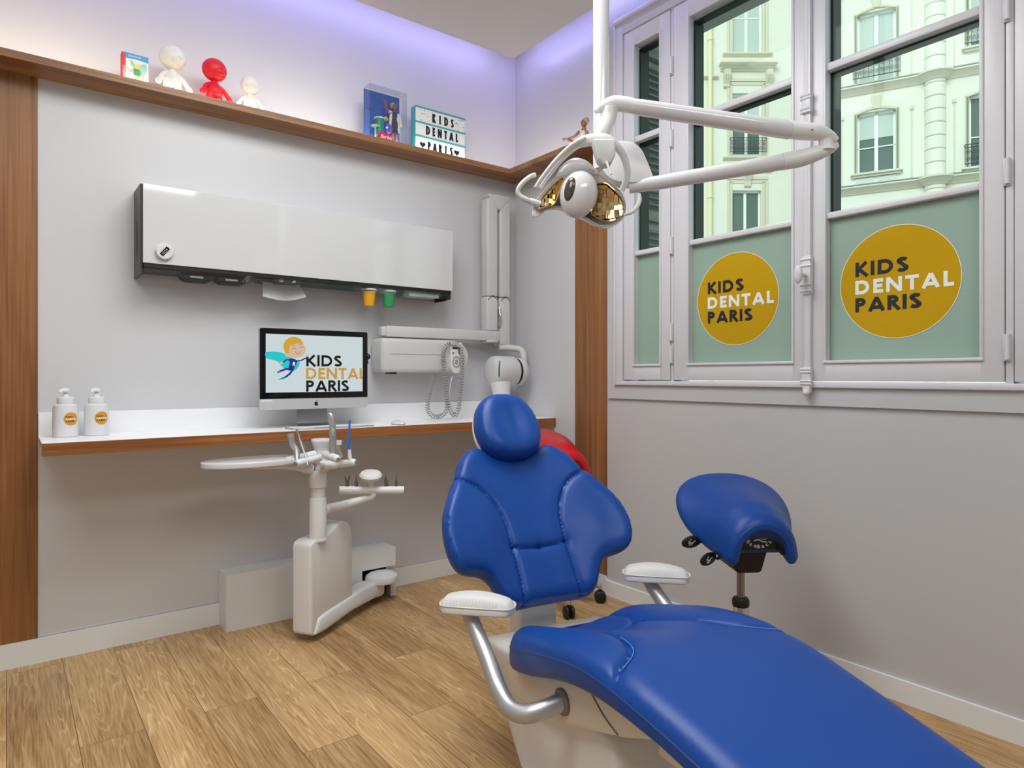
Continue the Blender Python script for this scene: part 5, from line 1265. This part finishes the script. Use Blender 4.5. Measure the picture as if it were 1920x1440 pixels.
obj('beaker_lid', lathe([(.029, 0), (.029, .006), (0, .007)], (1.555, 3.178, LZ+.115), n=28), VW, dx)
obj('small_table', lathe([(.004, 0), (.004, .068), (.022, .070), (.022, .073), (0, .074)], (1.525, 3.165, LZ), n=24), mat('pale_green_plastic', (176, 206, 168), .5), dx)
q = ball((1.602, 3.166, LZ+.075), .022, .010, .026); obj('shiny_bag', q, mat('iridescent_foil', (150, 130, 226), .15, metal=.6), dx)
q = new(); add_ball(q, (1.590, 3.175, LZ+.125), .013, .010, .014); obj('child_doll', q, mat('doll_yellow_hair', (206, 176, 84), .6), dx)
fn = frame((X0_, YF-.0004, LZ), (1, 0, 0), (0, 0, 1))
pk = obj('pink_label', prism(spline2([(.045, .0), (.045, .020), (.052, .038), (.075, .042), (.115, .040), (.128, .030), (.132, .0)], 3), fn, 0, .0006), mat('magenta_print', (220, 20, 96), .45), dx, smooth=False)
q = new(); add_text(q, 'Barbie', fn, .060, .012, .019, .0010, .0003, .3); obj('lettering', q, INKW, pk, smooth=False)
obj('grey_shelf_print', box((X0_+.008, YB-.001, LZ+.17), (X0_+.05, YB, LZ+.175)), DARK, dx, smooth=False)
# letter board
lb = thing('letter_light_box', 'teal cinema letter box reading KIDS DENTAL PARIS on the ledge', 'sign', (1.94, 3.22, LZ))
x0, x1, yf, zt = 1.777, 2.104, 3.195, 2.636
TEAL = mat('teal_plastic_frame', (70, 168, 178), .45)
q = new(); add_box(q, (x0, yf+.004, LZ), (x1, yf+.052, zt), bevel=.003); bd = obj('case', q, TEAL, lb)
LIT = mat('lit_opal_panel', (214, 218, 216), .4, emit=(255, 252, 238), estr=.16)
for k, (za, zb) in enumerate(((2.553, 2.628), (2.477, 2.545), (2.384, 2.469))):
    obj('opal_row', box((x0+.004, yf+.001, za), (x1-.004, yf+.005, zb)), LIT, lb, smooth=False)
q = new()
for z in (2.549, 2.473, 2.632): add_box(q, (x0, yf-.002, z-.0045), (x1, yf+.006, z+.0045), bevel=.001)
obj('row_rail', q, TEAL, lb, smooth=False)
fn = frame((x0, yf+.0006, LZ), (1, 0, 0), (0, 0, 1)); q = new()
def spaced(word, xc, z, pitch_, H=.049):
    for i, c in enumerate(word):
        g = glyphs(.30)[c][0]*H*.60; add_word(q, c, fn, xc+i*pitch_-g/2, z-LZ, H, .27, 0, .60)
BLK = mat('navy_black_print', (16, 14, 44), .5)
spaced('KIDS', .118, 2.565, .040); obj('letter_row', q, BLK, lb, smooth=False); q = new()
spaced('DENTAL', .080, 2.489, .038); obj('letter_row', q, BLK, lb, smooth=False); q = new()
spaced('PARIS', .088, 2.403, .036)
for hx in (.046, .268):
    add_prism(q, [(hx+.0011*16*math.sin(t)**3, 2.428-LZ+.0011*(13*math.cos(t)-5*math.cos(2*t)-2*math.cos(3*t)-math.cos(4*t))) for t in [2*PI*k/30 for k in range(30)]], fn, 0, .0007)
obj('letter_row', q, BLK, lb, smooth=False)
q = new(); rnd = random.Random(3)
for k in range(26):
    xx = rnd.choice([rnd.uniform(.012, .088), rnd.uniform(.245, .315)]); zz = rnd.uniform(2.560, 2.622)-LZ; r = rnd.choice([.0016, .0022, .0034])
    add_prism(q, [(xx+r*math.cos(2*PI*j/8), zz+r*math.sin(2*PI*j/8)) for j in range(8)], fn, 0, .0005)
tag(obj('confetti_dots', q, mat('grey_dots', (110, 120, 160), .6), lb, smooth=False), kind='stuff')
# seated doll on the right-hand ledge
t = thing('seated_doll', 'small dark-skinned doll in a pale patterned top sitting on the ledge by the window', 'doll', (2.46, 2.60, LZ))
q = new(); F = lambda x, y, dx_=0: PX(x, y, 2.45+dx_)
add_tube(q, [F(1094, 270), F(1092, 250), F(1096, 238)], [.018, .016, .010], 14); add_ball(q, F(1095, 231), .018, .017, .021)
add_tube(q, [F(1086, 247), F(1078, 255), F(1066, 260), F(1059, 261)], [.008, .007, .006, .006], 10, smooth=3); add_ball(q, F(1057, 261), .007)
add_tube(q, [F(1100, 246), F(1103, 258), F(1098, 268)], [.008, .007, .006], 10)
add_tube(q, [F(1092, 272), F(1078, 268, -.03), F(1066, 262, -.04)], [.012, .010, .008], 12)
bd = obj('body', q, mat('brown_doll_skin_2', (140, 92, 78), .5), t)
q = new(); add_tube(q, [F(1094, 268), F(1092.5, 254), F(1093, 246)], [.0215, .0195, .0175], 14); obj('patterned_top', q, mat('pale_floral_fabric', (186, 188, 186), .8, noise=.45, nscale=120), bd)
q = new(); add_ball(q, F(1099, 226, .006), .016, .018, .018); obj('hair', q, mat('grey_blond_hair', (168, 150, 130), .7), bd)
